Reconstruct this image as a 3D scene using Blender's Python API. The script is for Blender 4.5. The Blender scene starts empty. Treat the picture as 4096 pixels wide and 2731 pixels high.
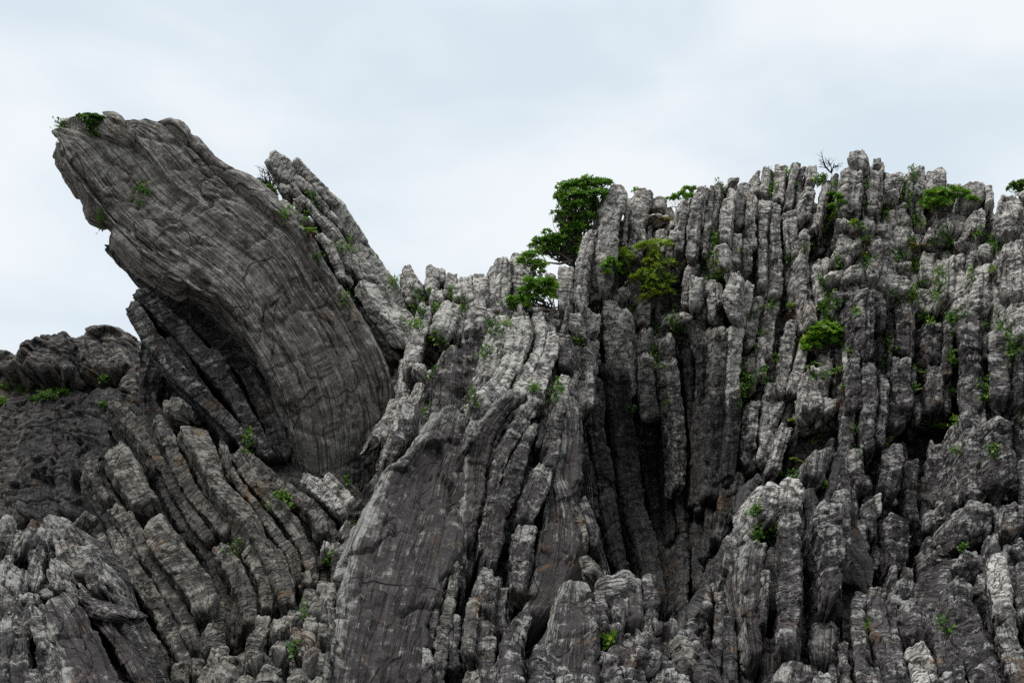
import bpy, math, random
import numpy as np
from mathutils import Vector

# ------------------------------------------------------------------ camera, sky, sun, exposure
SC = bpy.context.scene
COL = SC.collection
W0, H0, LENS = 4096.0, 2731.0, 35.0
FPX = W0 * LENS / 36.0
PITCH = math.radians(12.0)
CAMZ = 1.6
cam_d = bpy.data.cameras.new('camera')
cam_d.lens = LENS; cam_d.sensor_width = 36.0; cam_d.clip_end = 5000
cam = bpy.data.objects.new('camera', cam_d); COL.objects.link(cam)
cam.location = (0, 0, CAMZ); cam.rotation_euler = (math.pi/2 + PITCH, 0, 0)
SC.camera = cam

SUN_EL, SUN_AZ = math.radians(70), math.radians(-110)     # azimuth from +Y towards +X, above and left of the camera, veiled by cloud
wd = bpy.data.worlds.new('World'); SC.world = wd; wd.use_nodes = True
nt = wd.node_tree; nt.nodes.clear()
def N_(t, **k):
    n = nt.nodes.new(t)
    for a, b in k.items(): setattr(n, a, b)
    return n
out = N_('ShaderNodeOutputWorld'); bg = N_('ShaderNodeBackground')
sky = N_('ShaderNodeTexSky'); sky.sky_type = 'NISHITA'; sky.sun_disc = False
sky.sun_elevation = SUN_EL; sky.sun_rotation = SUN_AZ; sky.dust_density = 2.0
tc = N_('ShaderNodeTexCoord'); mp = N_('ShaderNodeMapping')
mp.inputs['Scale'].default_value = (1.0, 1.0, 1.9)
mp.inputs['Rotation'].default_value = (0.0, 0.5, 0.35)
nz = N_('ShaderNodeTexNoise'); nz.inputs['Scale'].default_value = 3.1; nz.inputs['Detail'].default_value = 5; nz.inputs['Roughness'].default_value = 0.45
nz.inputs['Distortion'].default_value = 0.25
rp = N_('ShaderNodeValToRGB')
rp.color_ramp.interpolation = 'EASE'
rp.color_ramp.elements[0].position = 0.38; rp.color_ramp.elements[0].color = (7.1, 8.1, 8.9, 1)
rp.color_ramp.elements[1].position = 0.66; rp.color_ramp.elements[1].color = (9.1, 9.5, 9.85, 1)
mx = N_('ShaderNodeMixRGB'); mx.inputs['Fac'].default_value = 0.93
L = nt.links.new
L(tc.outputs['Generated'], mp.inputs['Vector']); L(mp.outputs['Vector'], nz.inputs['Vector'])
L(nz.outputs['Fac'], rp.inputs['Fac']); L(sky.outputs['Color'], mx.inputs['Color1']); L(rp.outputs['Color'], mx.inputs['Color2'])
# an overcast sky is brightest overhead
sx = N_('ShaderNodeSeparateXYZ'); L(tc.outputs['Generated'], sx.inputs[0])
zr = N_('ShaderNodeMapRange'); zr.inputs['From Min'].default_value = 0.5; zr.inputs['From Max'].default_value = 1.0
zr.inputs['To Min'].default_value = 1.0; zr.inputs['To Max'].default_value = 2.2; L(sx.outputs['Z'], zr.inputs['Value'])
yr = N_('ShaderNodeMapRange'); yr.inputs['From Min'].default_value = -0.8; yr.inputs['From Max'].default_value = 0.3
yr.inputs['To Min'].default_value = 0.42; yr.inputs['To Max'].default_value = 1.0; L(sx.outputs['Y'], yr.inputs['Value'])
mm = N_('ShaderNodeMath', operation='MULTIPLY'); L(zr.outputs[0], mm.inputs[0]); L(yr.outputs[0], mm.inputs[1])
mv = N_('ShaderNodeVectorMath', operation='SCALE'); L(mx.outputs['Color'], mv.inputs[0]); L(mm.outputs[0], mv.inputs['Scale'])
L(mv.outputs[0], bg.inputs['Color']); bg.inputs['Strength'].default_value = 0.103
L(bg.outputs['Background'], out.inputs['Surface'])
sd = bpy.data.lights.new('sun', 'SUN'); sd.energy = 2.4; sd.angle = math.radians(30); sd.color = (1.0, 0.97, 0.93)
sun = bpy.data.objects.new('sun', sd); COL.objects.link(sun)
sdir = Vector((math.sin(SUN_AZ)*math.cos(SUN_EL), math.cos(SUN_AZ)*math.cos(SUN_EL), math.sin(SUN_EL)))
sun.rotation_euler = sdir.to_track_quat('Z', 'Y').to_euler(); sun.location = (0, 0, 30)
vs = SC.view_settings; vs.view_transform = 'Standard'; vs.look = 'None'; vs.exposure = 0.0; vs.gamma = 1.0
SC.cycles.max_bounces = 5; SC.cycles.diffuse_bounces = 2; SC.cycles.glossy_bounces = 2; SC.cycles.transmission_bounces = 3
SC.cycles.use_denoising = False

cp, sp_ = math.cos(PITCH), math.sin(PITCH)
def W3(x, y, Y):
    """A point of the place seen in direction (x, y), standing Y metres out."""
    x = np.asarray(x, float); y = np.asarray(y, float); Y = np.asarray(Y, float)
    u = (x - W0/2)/FPX; v = (H0/2 - y)/FPX
    dy = cp - v*sp_; dz = sp_ + v*cp
    k = Y/dy
    return np.stack([u*k, np.broadcast_to(Y, u.shape)*1.0, CAMZ + dz*k], -1)

# ------------------------------------------------------------------ noise
rs = np.random.RandomState(7)
PERM = rs.permutation(256); PERM = np.concatenate([PERM, PERM, PERM])
GR = rs.normal(size=(256, 3)); GR /= np.linalg.norm(GR, axis=1)[:, None]; GR *= 1.4
RV = rs.rand(256, 3)
def perlin(P):
    sh = P.shape[:-1]; P = P.reshape(-1, 3)
    I = np.floor(P).astype(np.int64); F = P - I; I &= 255
    U = F*F*F*(F*(F*6-15)+10)
    r = None; res = 0
    for cx in (0, 1):
        px = PERM[(I[:, 0]+cx) & 255]; wx = U[:, 0] if cx else 1-U[:, 0]
        for cy in (0, 1):
            py = PERM[px + ((I[:, 1]+cy) & 255)]; wy = (U[:, 1] if cy else 1-U[:, 1])*wx
            for cz in (0, 1):
                g = GR[PERM[py + ((I[:, 2]+cz) & 255)]]
                d = g[:, 0]*(F[:, 0]-cx) + g[:, 1]*(F[:, 1]-cy) + g[:, 2]*(F[:, 2]-cz)
                res = res + d*wy*(U[:, 2] if cz else 1-U[:, 2])
    return res.reshape(sh)
def fbm(P, o=3, g=0.5, lac=2.03):
    r = 0; a = 1.0
    for i in range(o):
        r = r + a*perlin(P + 17.3*i); P = P*lac; a *= g
    return r
def cells(P):
    """Broken-rock facets: each Voronoi cell is a tilted plane. Returns height, distance to the cell border."""
    sh = P.shape[:-1]; P = P.reshape(-1, 3)
    I = np.floor(P).astype(np.int64); F = P - I
    best = np.full(len(P), 9.0); sec = np.full(len(P), 9.0); hid = np.zeros(len(P), np.int64); dv = np.zeros((len(P), 3))
    for a in (-1, 0, 1):
        for b in (-1, 0, 1):
            for c in (-1, 0, 1):
                h = PERM[PERM[PERM[(I[:, 0]+a) & 255] + ((I[:, 1]+b) & 255)] + ((I[:, 2]+c) & 255)]
                d = RV[h] + np.array([a, b, c]) - F
                q = (d*d).sum(1)
                m = q < best
                sec = np.where(m, best, np.minimum(sec, q))
                best = np.where(m, q, best); hid = np.where(m, h, hid); dv[m] = d[m]
    g = GR[(hid*7+3) & 255]
    return ((g*dv).sum(1)*0.8 + (RV[hid, 1]-0.5)).reshape(sh), (np.sqrt(sec)-np.sqrt(best)).reshape(sh)

# ------------------------------------------------------------------ materials
def rock_mat(name, pale, mid, dark, pale_lo=0.50, pale_hi=0.64, crest=0.22, rust=0.0, along=1.0, cross=1.0, bump=1.0, stain=(0.085, 0.07, 0.08), stain_amt=0.5, speck=0.5, joints=1.0):
    m = bpy.data.materials.new(name); m.use_nodes = True
    t = m.node_tree; t.nodes.clear(); ln = t.links.new
    def n(tp, **k):
        q = t.nodes.new(tp)
        for a, b in k.items(): setattr(q, a, b)
        return q
    def noise(vec, scale, detail=5, rough=0.6, dist=0.0):
        q = n('ShaderNodeTexNoise'); q.inputs['Scale'].default_value = scale; q.inputs['Detail'].default_value = detail
        q.inputs['Roughness'].default_value = rough; q.inputs['Distortion'].default_value = dist
        ln(vec, q.inputs['Vector']); return q.outputs['Fac']
    def math_(op, a, b=None, c=None):
        q = n('ShaderNodeMath', operation=op)
        for i, s in enumerate((a, b, c)):
            if s is None: continue
            if isinstance(s, (int, float)): q.inputs[i].default_value = s
            else: ln(s, q.inputs[i])
        return q.outputs[0]
    def ramp(f, lo, hi, smooth=True):
        q = n('ShaderNodeMapRange'); q.inputs['From Min'].default_value = lo; q.inputs['From Max'].default_value = hi
        if smooth: q.interpolation_type = 'SMOOTHSTEP'
        ln(f, q.inputs['Value']); return q.outputs[0]
    def mix(f, a, b, mode='MIX'):
        q = n('ShaderNodeMixRGB', blend_type=mode)
        for i, s in ((0, f), (1, a), (2, b)):
            if isinstance(s, (int, float)): q.inputs[i].default_value = s
            elif isinstance(s, tuple): q.inputs[i].default_value = (*s, 1)
            else: ln(s, q.inputs[i])
        return q.outputs[0]
    tcn = n('ShaderNodeTexCoord'); P = tcn.outputs['Object']
    uv = n('ShaderNodeUVMap'); uv.uv_map = 'UVMap'
    def uvs(a, b):
        q = n('ShaderNodeMapping'); q.inputs['Scale'].default_value = (a, b, 1); ln(uv.outputs[0], q.inputs['Vector']); return q.outputs[0]
    at = n('ShaderNodeAttribute'); at.attribute_name = 'crest'; CR = at.outputs['Fac']
    oi = n('ShaderNodeObjectInfo')
    n1 = noise(P, 1.3, 6, 0.6)
    n2 = noise(P, 6.0, 7, 0.68, 0.4)
    n3 = noise(P, 26, 3, 0.6)
    nl = noise(uvs(1.1, 30), 1.0, 5, 0.7, 0.15)
    nc = noise(uvs(16, 3.4), 1.0, 6, 0.65, 0.8)
    n6 = noise(P, 2.7, 7, 0.65, 0.5)
    nw = noise(uvs(0.28, 7.0), 1.0, 6, 0.6, 0.12)
    # tones
    wn = 0.35*min(along, 1.5)
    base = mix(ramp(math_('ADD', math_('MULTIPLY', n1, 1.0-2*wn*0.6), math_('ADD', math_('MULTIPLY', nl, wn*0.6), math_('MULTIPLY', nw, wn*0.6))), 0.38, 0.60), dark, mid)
    base = mix(math_('MULTIPLY', ramp(n6, 0.5, 0.66), stain_amt), base, stain)
    f = math_('ADD', n2, math_('MULTIPLY', CR, crest))
    f = math_('ADD', f, math_('MULTIPLY', math_('SUBTRACT', oi.outputs['Random'], 0.5), 0.07))
    f = math_('ADD', f, math_('MULTIPLY', math_('SUBTRACT', nc, 0.5), 0.45*cross))
    f = math_('ADD', f, math_('MULTIPLY', math_('SUBTRACT', nl, 0.5), 0.40*along))
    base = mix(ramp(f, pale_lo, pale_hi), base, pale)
    # pale lichen spots
    vo = n('ShaderNodeTexVoronoi'); vo.inputs['Scale'].default_value = 17; ln(P, vo.inputs['Vector'])
    spot = math_('MULTIPLY', ramp(math_('ADD', vo.outputs['Distance'], math_('MULTIPLY', n3, 0.35)), 0.42, 0.30), ramp(noise(P, 3.3, 3), 0.5, 0.62))
    base = mix(math_('MULTIPLY', spot, speck), base, (0.40, 0.40, 0.36))
    if rust > 0:
        r = ramp(noise(P, 1.9, 9, 0.7, 0.7), 0.62 - 0.1*rust, 0.74 - 0.1*rust)
        base = mix(math_('MULTIPLY', r, 0.75), base, (0.19, 0.105, 0.045))
    # black lichen and grain
    base = mix(math_('MULTIPLY', ramp(noise(P, 8, 5, 0.7), 0.57, 0.68), 0.5), base, (0.05, 0.047, 0.046))
    gr = ramp(n3, 0.25, 0.75)
    gm = n('ShaderNodeMapRange'); gm.inputs['To Min'].default_value = 0.72; gm.inputs['To Max'].default_value = 1.25; ln(gr, gm.inputs['Value'])
    base = mix(1.0, base, gm.outputs[0], 'MULTIPLY')
    # open joints: thin wandering lines along and across the beds
    def line(f, w): return ramp(math_('ABSOLUTE', math_('SUBTRACT', f, 0.5)), 0.0, w)
    nk = noise(uvs(6.5, 1.5), 1.0, 4, 0.55, 0.9)
    nj = noise(uvs(1.1, 2.4), 1.0, 5, 0.6, 0.5)
    k1 = math_('MAXIMUM', line(nk, 0.030), ramp(noise(P, 1.3, 2), 0.30 + 0.25*joints, 0.24 + 0.25*joints)) if joints < 1 else line(nk, 0.030)
    if joints <= 0: k1 = math_('ADD', 1.0, 0.0)
    k2 = line(nj, 0.012) if along < 1.5 else line(noise(uvs(0.55, 0.9), 1.0, 3, 0.5, 0.6), 0.006)
    crack = math_('MINIMUM', k1, k2)
    if along >= 0.9: crack = math_('MINIMUM', crack, line(nw, 0.016 if along > 1.5 else 0.010))
    base = mix(1.0, base, mix(crack, (0.42, 0.41, 0.41), (1, 1, 1)), 'MULTIPLY')
    bs = n('ShaderNodeBsdfPrincipled'); bs.inputs['Roughness'].default_value = 0.88
    bs.inputs['Specular IOR Level'].default_value = 0.25
    ln(base, bs.inputs['Base Color'])
    h = math_('ADD', math_('MULTIPLY', n2, 0.8), math_('MULTIPLY', n3, 0.15))
    h = math_('ADD', h, math_('MULTIPLY', nl, 0.85*along))
    cm = ramp(noise(P, 0.9, 3), 0.38, 0.60)
    h = math_('ADD', h, math_('MULTIPLY', math_('MULTIPLY', nc, cm), 0.85*cross))
    h = math_('ADD', h, math_('MULTIPLY', crack, 0.8))
    bp = n('ShaderNodeBump'); bp.inputs['Strength'].default_value = 1.0; bp.inputs['Distance'].default_value = 0.055*bump
    ln(h, bp.inputs['Height']); ln(bp.outputs[0], bs.inputs['Normal'])
    o = n('ShaderNodeOutputMaterial'); ln(bs.outputs[0], o.inputs['Surface'])
    return m
M = {}
M['col'] = rock_mat('weathered_grey_rock', (0.54, 0.515, 0.47), (0.33, 0.313, 0.288), (0.105, 0.097, 0.093), 0.44, 0.61, 0.12, 0.45, along=0.5, cross=0.9, stain_amt=0.55, stain=(0.12, 0.10, 0.10))
M['low'] = rock_mat('shade_toned_weathered_rock', (0.33, 0.318, 0.298), (0.090, 0.080, 0.079), (0.034, 0.030, 0.032), 0.52, 0.67, 0.14, 0.4, along=0.5, cross=1.1, stain_amt=0.6, stain=(0.07, 0.053, 0.057))  # purplish lower rock; its colour also holds the shade low on the cliff
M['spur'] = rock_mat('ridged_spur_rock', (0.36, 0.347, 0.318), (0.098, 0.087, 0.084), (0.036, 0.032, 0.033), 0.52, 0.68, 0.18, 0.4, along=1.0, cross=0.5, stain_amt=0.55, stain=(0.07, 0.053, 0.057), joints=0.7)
M['purple'] = rock_mat('purple_stained_rock', (0.32, 0.31, 0.285), (0.088, 0.073, 0.071), (0.040, 0.034, 0.034), 0.57, 0.77, 0.34, 0.5, along=1.7, cross=0.0, stain_amt=0.5, stain=(0.062, 0.049, 0.05), speck=0.3, joints=0.0)
M['slab'] = rock_mat('striped_slab_rock', (0.45, 0.42, 0.375), (0.285, 0.26, 0.235), (0.10, 0.088, 0.084), 0.44, 0.66, 0.34, 0.3, along=1.55, cross=0.0, stain_amt=0.8, stain=(0.092, 0.074, 0.073), speck=0.4, bump=1.0, joints=0.0)
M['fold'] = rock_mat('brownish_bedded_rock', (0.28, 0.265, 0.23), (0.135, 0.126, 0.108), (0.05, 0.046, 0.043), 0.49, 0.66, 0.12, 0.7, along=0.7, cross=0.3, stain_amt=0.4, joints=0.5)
M['dark'] = rock_mat('shade_toned_recess_rock', (0.18, 0.175, 0.162), (0.10, 0.094, 0.088), (0.05, 0.047, 0.047), 0.53, 0.70, 0.05, 0.5, along=1.0, cross=0.35, stain_amt=0.5, speck=0.15)  # for recesses, gaps and undersides; their shade is put into the colour
M['pale'] = rock_mat('pale_lichened_rock', (0.54, 0.52, 0.47), (0.33, 0.315, 0.29), (0.14, 0.133, 0.128), 0.40, 0.54, 0.16, 0.1, along=0.8, cross=0.6, stain_amt=0.35)
M['far'] = rock_mat('mottled_far_rock', (0.25, 0.23, 0.195), (0.12, 0.11, 0.10), (0.055, 0.05, 0.05), 0.50, 0.64, 0.0, 0.75, along=0.2, cross=0.2, stain_amt=0.4, speck=0.7, bump=1.5)

def leaf_mat(name, c1, c2, c3=None):
    m = bpy.data.materials.new(name); m.use_nodes = True
    t = m.node_tree; bs = t.nodes['Principled BSDF']
    at = t.nodes.new('ShaderNodeAttribute'); at.attribute_name = 'tone'
    r = t.nodes.new('ShaderNodeValToRGB'); e = r.color_ramp.elements
    e[0].color = (*c1, 1); e[1].color = (*c2, 1); e[0].position = 0.1; e[1].position = 0.8
    if c3: q = e.new(0.97); q.color = (*c3, 1)
    t.links.new(at.outputs['Fac'], r.inputs['Fac']); t.links.new(r.outputs[0], bs.inputs['Base Color'])
    bs.inputs['Roughness'].default_value = 0.45; bs.inputs['Specular IOR Level'].default_value = 0.35
    tr = t.nodes.new('ShaderNodeBsdfTranslucent'); t.links.new(r.outputs[0], tr.inputs['Color'])
    ms = t.nodes.new('ShaderNodeMixShader'); ms.inputs[0].default_value = 0.4
    t.links.new(bs.outputs[0], ms.inputs[1]); t.links.new(tr.outputs[0], ms.inputs[2])
    t.links.new(ms.outputs[0], t.nodes['Material Output'].inputs['Surface'])
    return m
M['leaf'] = leaf_mat('glossy_green_leaf', (0.06, 0.17, 0.015), (0.22, 0.42, 0.035), (0.42, 0.55, 0.07))
M['leaf_y'] = leaf_mat('yellow_green_leaf', (0.13, 0.26, 0.02), (0.36, 0.50, 0.05), (0.60, 0.58, 0.10))
M['leaf_d'] = leaf_mat('small_dark_leaf', (0.04, 0.11, 0.018), (0.13, 0.27, 0.03), (0.25, 0.33, 0.05))
M['fern'] = leaf_mat('fern_frond', (0.08, 0.19, 0.02), (0.22, 0.38, 0.04), (0.42, 0.36, 0.04))
M['gold'] = leaf_mat('yellow_fern_frond', (0.17, 0.15, 0.02), (0.34, 0.26, 0.03), (0.40, 0.20, 0.02))
M['dry'] = leaf_mat('withered_leaf', (0.05, 0.022, 0.014), (0.12, 0.045, 0.02), (0.25, 0.07, 0.02))
M['bark'] = leaf_mat('grey_bark', (0.10, 0.085, 0.07), (0.16, 0.14, 0.12))
M['twig'] = leaf_mat('dark_twig', (0.035, 0.028, 0.026), (0.07, 0.055, 0.05))

# ------------------------------------------------------------------ mesh helpers
def grid_mesh(name, parts, mat, parent=None, loc=None):
    """parts: list of (P[ns,nr,3], uv[ns,nr,2], crest[ns,nr]); linked as ONE mesh object."""
    loc = np.array(loc if loc is not None else (0, 0, 0), float)
    V, F, UV, A = [], [], [], []; o = 0
    for P, uv, c in parts:
        ns, nr = P.shape[:2]
        i = np.arange(ns*nr).reshape(ns, nr) + o
        F.append(np.stack([i[:-1, :-1], i[:-1, 1:], i[1:, 1:], i[1:, :-1]], -1).reshape(-1, 4))
        V.append(P.reshape(-1, 3)); UV.append(uv.reshape(-1, 2)); A.append(c.reshape(-1)); o += ns*nr
    V = np.concatenate(V) - loc; F = np.concatenate(F); UV = np.concatenate(UV); A = np.concatenate(A)
    me = bpy.data.meshes.new(name)
    me.vertices.add(len(V)); me.vertices.foreach_set('co', V.astype(np.float32).ravel())
    me.loops.add(F.size); me.loops.foreach_set('vertex_index', F.astype(np.int32).ravel())
    me.polygons.add(len(F)); me.polygons.foreach_set('loop_start', np.arange(0, F.size, 4, dtype=np.int32))
    me.polygons.foreach_set('loop_total', np.full(len(F), 4, np.int32))
    me.update(calc_edges=True)
    me.polygons.foreach_set('use_smooth', np.ones(len(F), bool))
    ul = me.uv_layers.new(name='UVMap'); ul.data.foreach_set('uv', UV[F.ravel()].astype(np.float32).ravel())
    at = me.attributes.new('crest', 'FLOAT', 'POINT'); at.data.foreach_set('value', A.astype(np.float32))
    me.materials.append(mat)
    ob = bpy.data.objects.new(name, me); COL.objects.link(ob)
    if parent: ob.parent = parent
    else: ob.location = loc
    return ob

def resample(C, t, tt):
    """Catmull-Rom through rows of C at parameters t, read at tt."""
    k = len(C)
    if k == 2:
        f = ((tt-t[0])/(t[-1]-t[0]))[:, None]; return C[0]*(1-f) + C[1]*f
    i = np.clip(np.searchsorted(t, tt, 'right')-1, 0, k-2)
    m = np.gradient(C, t, axis=0)
    h = (t[i+1]-t[i])[:, None]; f = ((tt-t[i])[:, None])/h
    h00 = 2*f**3-3*f**2+1; h10 = f**3-2*f**2+f; h01 = -2*f**3+3*f**2; h11 = f**3-f**2
    return h00*C[i] + h10*h*m[i] + h01*C[i+1] + h11*h*m[i+1]

CAM = np.array([0, 0, CAMZ])
DETAIL = 1.12
MODES = {  # p, thickness ratio, low noise, facets, major crack spacing/depth, minor crack spacing/depth, stria amp
 'col':  dict(p=5.6, low=0.09, fac=0.26, maj=(0.40, 0.16), mnr=(0.12, 0.028), stria=0.010, beds=0.34),
 'thin': dict(p=4.2, low=0.11, fac=0.24, maj=(0.55, 0.15), mnr=(0.15, 0.03), stria=0.010, beds=0.5),
 'bed':  dict(p=9.0, low=0.06, fac=0.20, maj=(0.8, 0.10), mnr=(0.22, 0.02), stria=0.015, beds=0.22),
 'smooth': dict(p=5.0, low=0.10, fac=0.24, maj=(1.0, 0.08), mnr=(0.24, 0.02), stria=0.010, beds=0.12),
 'flank': dict(p=8.0, low=0.07, fac=0.26, maj=(1.3, 0.06), mnr=(0.4, 0.002), stria=0.028, micro=0.28, beds=0.0),
 'slab': dict(p=9.0, low=0.025, fac=0.12, maj=(1.7, 0.05), mnr=(0.8, 0.002), stria=0.036, micro=0.35, beds=0.0),
 'plate': dict(p=13.0, low=0.04, fac=0.14, maj=(0.9, 0.05), mnr=(0.3, 0.008), stria=0.006, micro=0.6, beds=0.0),
 'boulder': dict(p=6.5, low=0.10, fac=0.50, maj=(0.35, 0.10), mnr=(0.13, 0.03), stria=0.008, beds=0.25),
}
def rib(Lp, Rp, mode='col', thick=None, seed=0, cap=(1.0, 1.0), tilt=0.0, crest_side=0.0, det=1.0, step=0.0):
    """A swept rock body between two edge curves. Returns (P, uv, crest)."""
    R_ = np.random.RandomState(seed); md = MODES[mode]
    Lp = np.asarray(Lp, float); Rp = np.asarray(Rp, float)
    C = (Lp+Rp)/2
    t = np.concatenate([[0], np.cumsum(np.linalg.norm(np.diff(C, axis=0), axis=1))]); Ln = t[-1]
    Y = C[:, 1].mean(); ds = DETAIL*det*Y/995.0
    a0 = np.linalg.norm(Rp-Lp, axis=1).mean()/2
    b = thick if thick is not None else 1.3*a0 + 0.18
    c0 = min(cap[0]*min(a0*0.85, 0.30), Ln*0.45); c1 = min(cap[1]*min(a0*0.85, 0.30), Ln*0.45)
    n0 = max(6, int(c0/ds*1.2)); n1 = max(6, int(c1/ds*1.0)); nm = max(3, int((Ln-c0-c1)/ds))
    S = np.concatenate([c0*(1-np.cos(np.linspace(0.12, math.pi/2, n0, endpoint=False))), np.linspace(c0, Ln-c1, nm, endpoint=False), Ln-c1+c1*np.sin(np.linspace(0, math.pi/2-0.12, n1))])
    f = np.ones_like(S); q = 2.7
    m = S < c0; f[m] = (1-(1-S[m]/c0)**q)**(1/q)
    m = S > Ln-c1; f[m] = (1-np.clip((S[m]-Ln+c1)/c1, 0, 1)**q)**(1/q)
    Ls = resample(Lp, t, S); Rs = resample(Rp, t, S)
    Cs = (Ls+Rs)/2; B = (Rs-Ls)/2; a = np.linalg.norm(B, axis=1); Bh = B/a[:, None]
    T = np.gradient(Cs, S, axis=0); T /= np.linalg.norm(T, axis=1)[:, None]
    Nn = np.cross(T, Bh); Nn /= np.linalg.norm(Nn, axis=1)[:, None]
    sg = np.sign((Nn*(CAM-Cs)).sum(1).mean()) or 1; Nn *= sg
    p = md['p']
    # ring: dense on the camera side, coarse behind
    th = np.linspace(-0.25*math.pi, 1.25*math.pi, 900); thb = np.linspace(1.25*math.pi, 1.75*math.pi, 300)
    def se(th): 
        c, s = np.cos(th), np.sin(th); return np.sign(c)*np.abs(c)**(2/p), np.sign(s)*np.abs(s)**(2/p)
    def even(th, sp):
        cu, su = se(th); d = np.hypot(np.diff(cu*a0), np.diff(su*b)); L_ = np.concatenate([[0], np.cumsum(d)])
        n = max(5, int(L_[-1]/sp)); return np.interp(np.linspace(0, L_[-1], n), L_, th)
    th = np.concatenate([even(th, ds)[:-1], even(thb, ds*5)])
    cu, su = se(th)
    nb = np.sign(cu)*np.abs(cu)**(p-1)/max(a0, 1e-3); nn = np.sign(su)*np.abs(su)**(p-1)/b
    nl = np.hypot(nb, nn); nb /= nl; nn /= nl
    arc = np.concatenate([[0], np.cumsum(np.hypot(np.diff(cu*a0), np.diff(su*b)))])
    f_ = f[:, None]
    P = (Cs - Nn*b)[:, None, :] + (B[:, None, :]*cu[None, :, None] + Nn[:, None, :]*(b*su)[None, :, None])*f_[..., None]
    nrm = Bh[:, None, :]*nb[None, :, None] + Nn[:, None, :]*nn[None, :, None]
    endw = np.clip(1-f, 0, 1)
    sgn = np.where(S < Ln/2, -1.0, 1.0)
    nrm = nrm*(1-endw[:, None, None]*0.8) + T[:, None, :]*(sgn*endw)[:, None, None]
    nrm /= np.linalg.norm(nrm, axis=2)[..., None]
    tl = tilt + R_.uniform(-0.25, 0.25)
    P = P + T[:, None, :]*(tl*a[:, None]*cu[None, :]*np.exp(-S/(1.5*a0+0.05))[:, None])[..., None]
    az = min(a0, 0.45)
    s2 = np.broadcast_to(S[:, None], P.shape[:2]); v2 = a[:, None]*cu[None, :]; w2 = np.broadcast_to((b*su)[None, :], P.shape[:2])
    off = R_.uniform(0, 60, 3)
    Q = np.stack([s2, v2, w2], -1) + off
    h = fbm(P*(0.9/max(az, 0.12)) + off, 2)*md['low']*az*0.9
    h = h + fbm(P*5.0, 3)*0.015
    cz = max(0.22, min(0.8, az*1.9))
    ch, ce = cells(Q/np.array([cz*1.6, cz, cz]) + 0.25*fbm(P*3, 2)[..., None])
    h = h + md['fac']*az*(ch*0.75) - 0.07*az*np.exp(-(ce/0.07)**2)
    ch2, ce2 = cells(Q/np.array([0.16, 0.11, 0.11]) + 0.3)
    mi = md.get('micro', 1.0)
    h = h + mi*(0.014*ch2 - 0.010*np.exp(-(ce2/0.10)**2))
    # cross joints
    for (spc, dep), wd_ in ((md['maj'], 0.020), (md['mnr'], 0.011)):
        n = int(Ln/spc*1.2)+3
        cpos = np.cumsum(R_.uniform(0.35, 1.65, n)*spc) - spc*0.8
        tiltn = 0.35*R_.uniform(-1, 1)
        qq = s2 + tiltn*v2 + 0.45*spc*fbm(np.stack([s2*0.3/spc, v2*1.2, w2*1.2], -1)*1.6+off, 2)
        i = np.clip(np.searchsorted(cpos, qq.ravel()), 1, n-1).reshape(qq.shape)
        d0 = qq-cpos[i-1]; d1 = cpos[i]-qq; d = np.minimum(np.abs(d0), np.abs(d1))
        tt = np.clip(d0/np.maximum(cpos[i]-cpos[i-1], 1e-3), 0, 1)
        blk = R_.uniform(-1, 1, n); dp = R_.uniform(0.15, 1.0, n)
        dd = np.where(np.abs(d0) < np.abs(d1), dp[i-1], dp[i])
        bl = dep*az*2
        mod = np.clip(0.75+0.9*perlin(P*2.2+off), 0.1, 1.4)
        h = h + (blk[i]*0.30*bl*0.6 - bl*dd*0.75*np.exp(-(d/(wd_*0.7+0.03*spc))**1.4)*1.15 + bl*0.05*(1-np.abs(2*tt-1)**3) - 0.1*bl)*mod
    # lengthwise lamination
    if md['stria'] > 0:
        lam = perlin(np.stack([s2*0.45, v2*9, w2*9], -1)+off) + 0.6*perlin(np.stack([s2*1.0, v2*21, w2*21], -1)+off) + 0.6*perlin(np.stack([s2*0.2, v2*3.0, w2*3.0], -1)+off)
        lam = lam + 0.35*np.abs(perlin(np.stack([s2*0.8, v2*5, w2*5], -1)+off+9))
        h = h + md['stria']*lam
        if md['beds'] > 0:    # each column is itself a pack of thinner beds
            n = R_.randint(2, 5); cpos = np.concatenate([[-9], np.sort(R_.uniform(-0.75, 0.75, n))*a0, [9]])
            qq = v2 + 0.10*a0*fbm(np.stack([s2*1.1, v2*2, w2*1.5], -1)+off, 2)
            i = np.clip(np.searchsorted(cpos, qq.ravel()), 1, n+1).reshape(qq.shape)
            d = np.minimum(np.abs(qq-cpos[i-1]), np.abs(cpos[i]-qq))
            hh = R_.uniform(-1, 1, n+2)[i] + 0.8*perlin(np.stack([s2*0.9, i*3.7, w2*0], -1)+off)
            h = h + md['beds']*az*(0.22*hh - 0.75*np.exp(-(d/(0.008+0.05*az))**1.3)*np.clip(0.6+perlin(P*1.3+off)*1.2, 0, 1))
        if step > 0:    # beds of unequal relief
            n = int(2*a.max()/step)+4
            cpos = np.cumsum(R_.uniform(0.3, 1.7, n)*step) - a.max() - step
            qq = v2 + 0.22*step*fbm(np.stack([s2*0.6, v2*2, w2*2], -1)+off, 3)
            i = np.clip(np.searchsorted(cpos, qq.ravel()), 1, n-1).reshape(qq.shape)
            d = np.minimum(qq-cpos[i-1], cpos[i]-qq)
            hh = R_.uniform(-1, 1, n)[i] + 0.6*perlin(np.stack([s2*0.5, i*3.7, w2*0], -1)+off)
            h = h + min(step, 0.5)*0.16*hh - min(step, 0.5)*0.20*np.exp(-(np.abs(d)/(0.06*step))**1.3)
    h = h*(0.35+0.65*f_)
    P = P + nrm*h[..., None]
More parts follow.
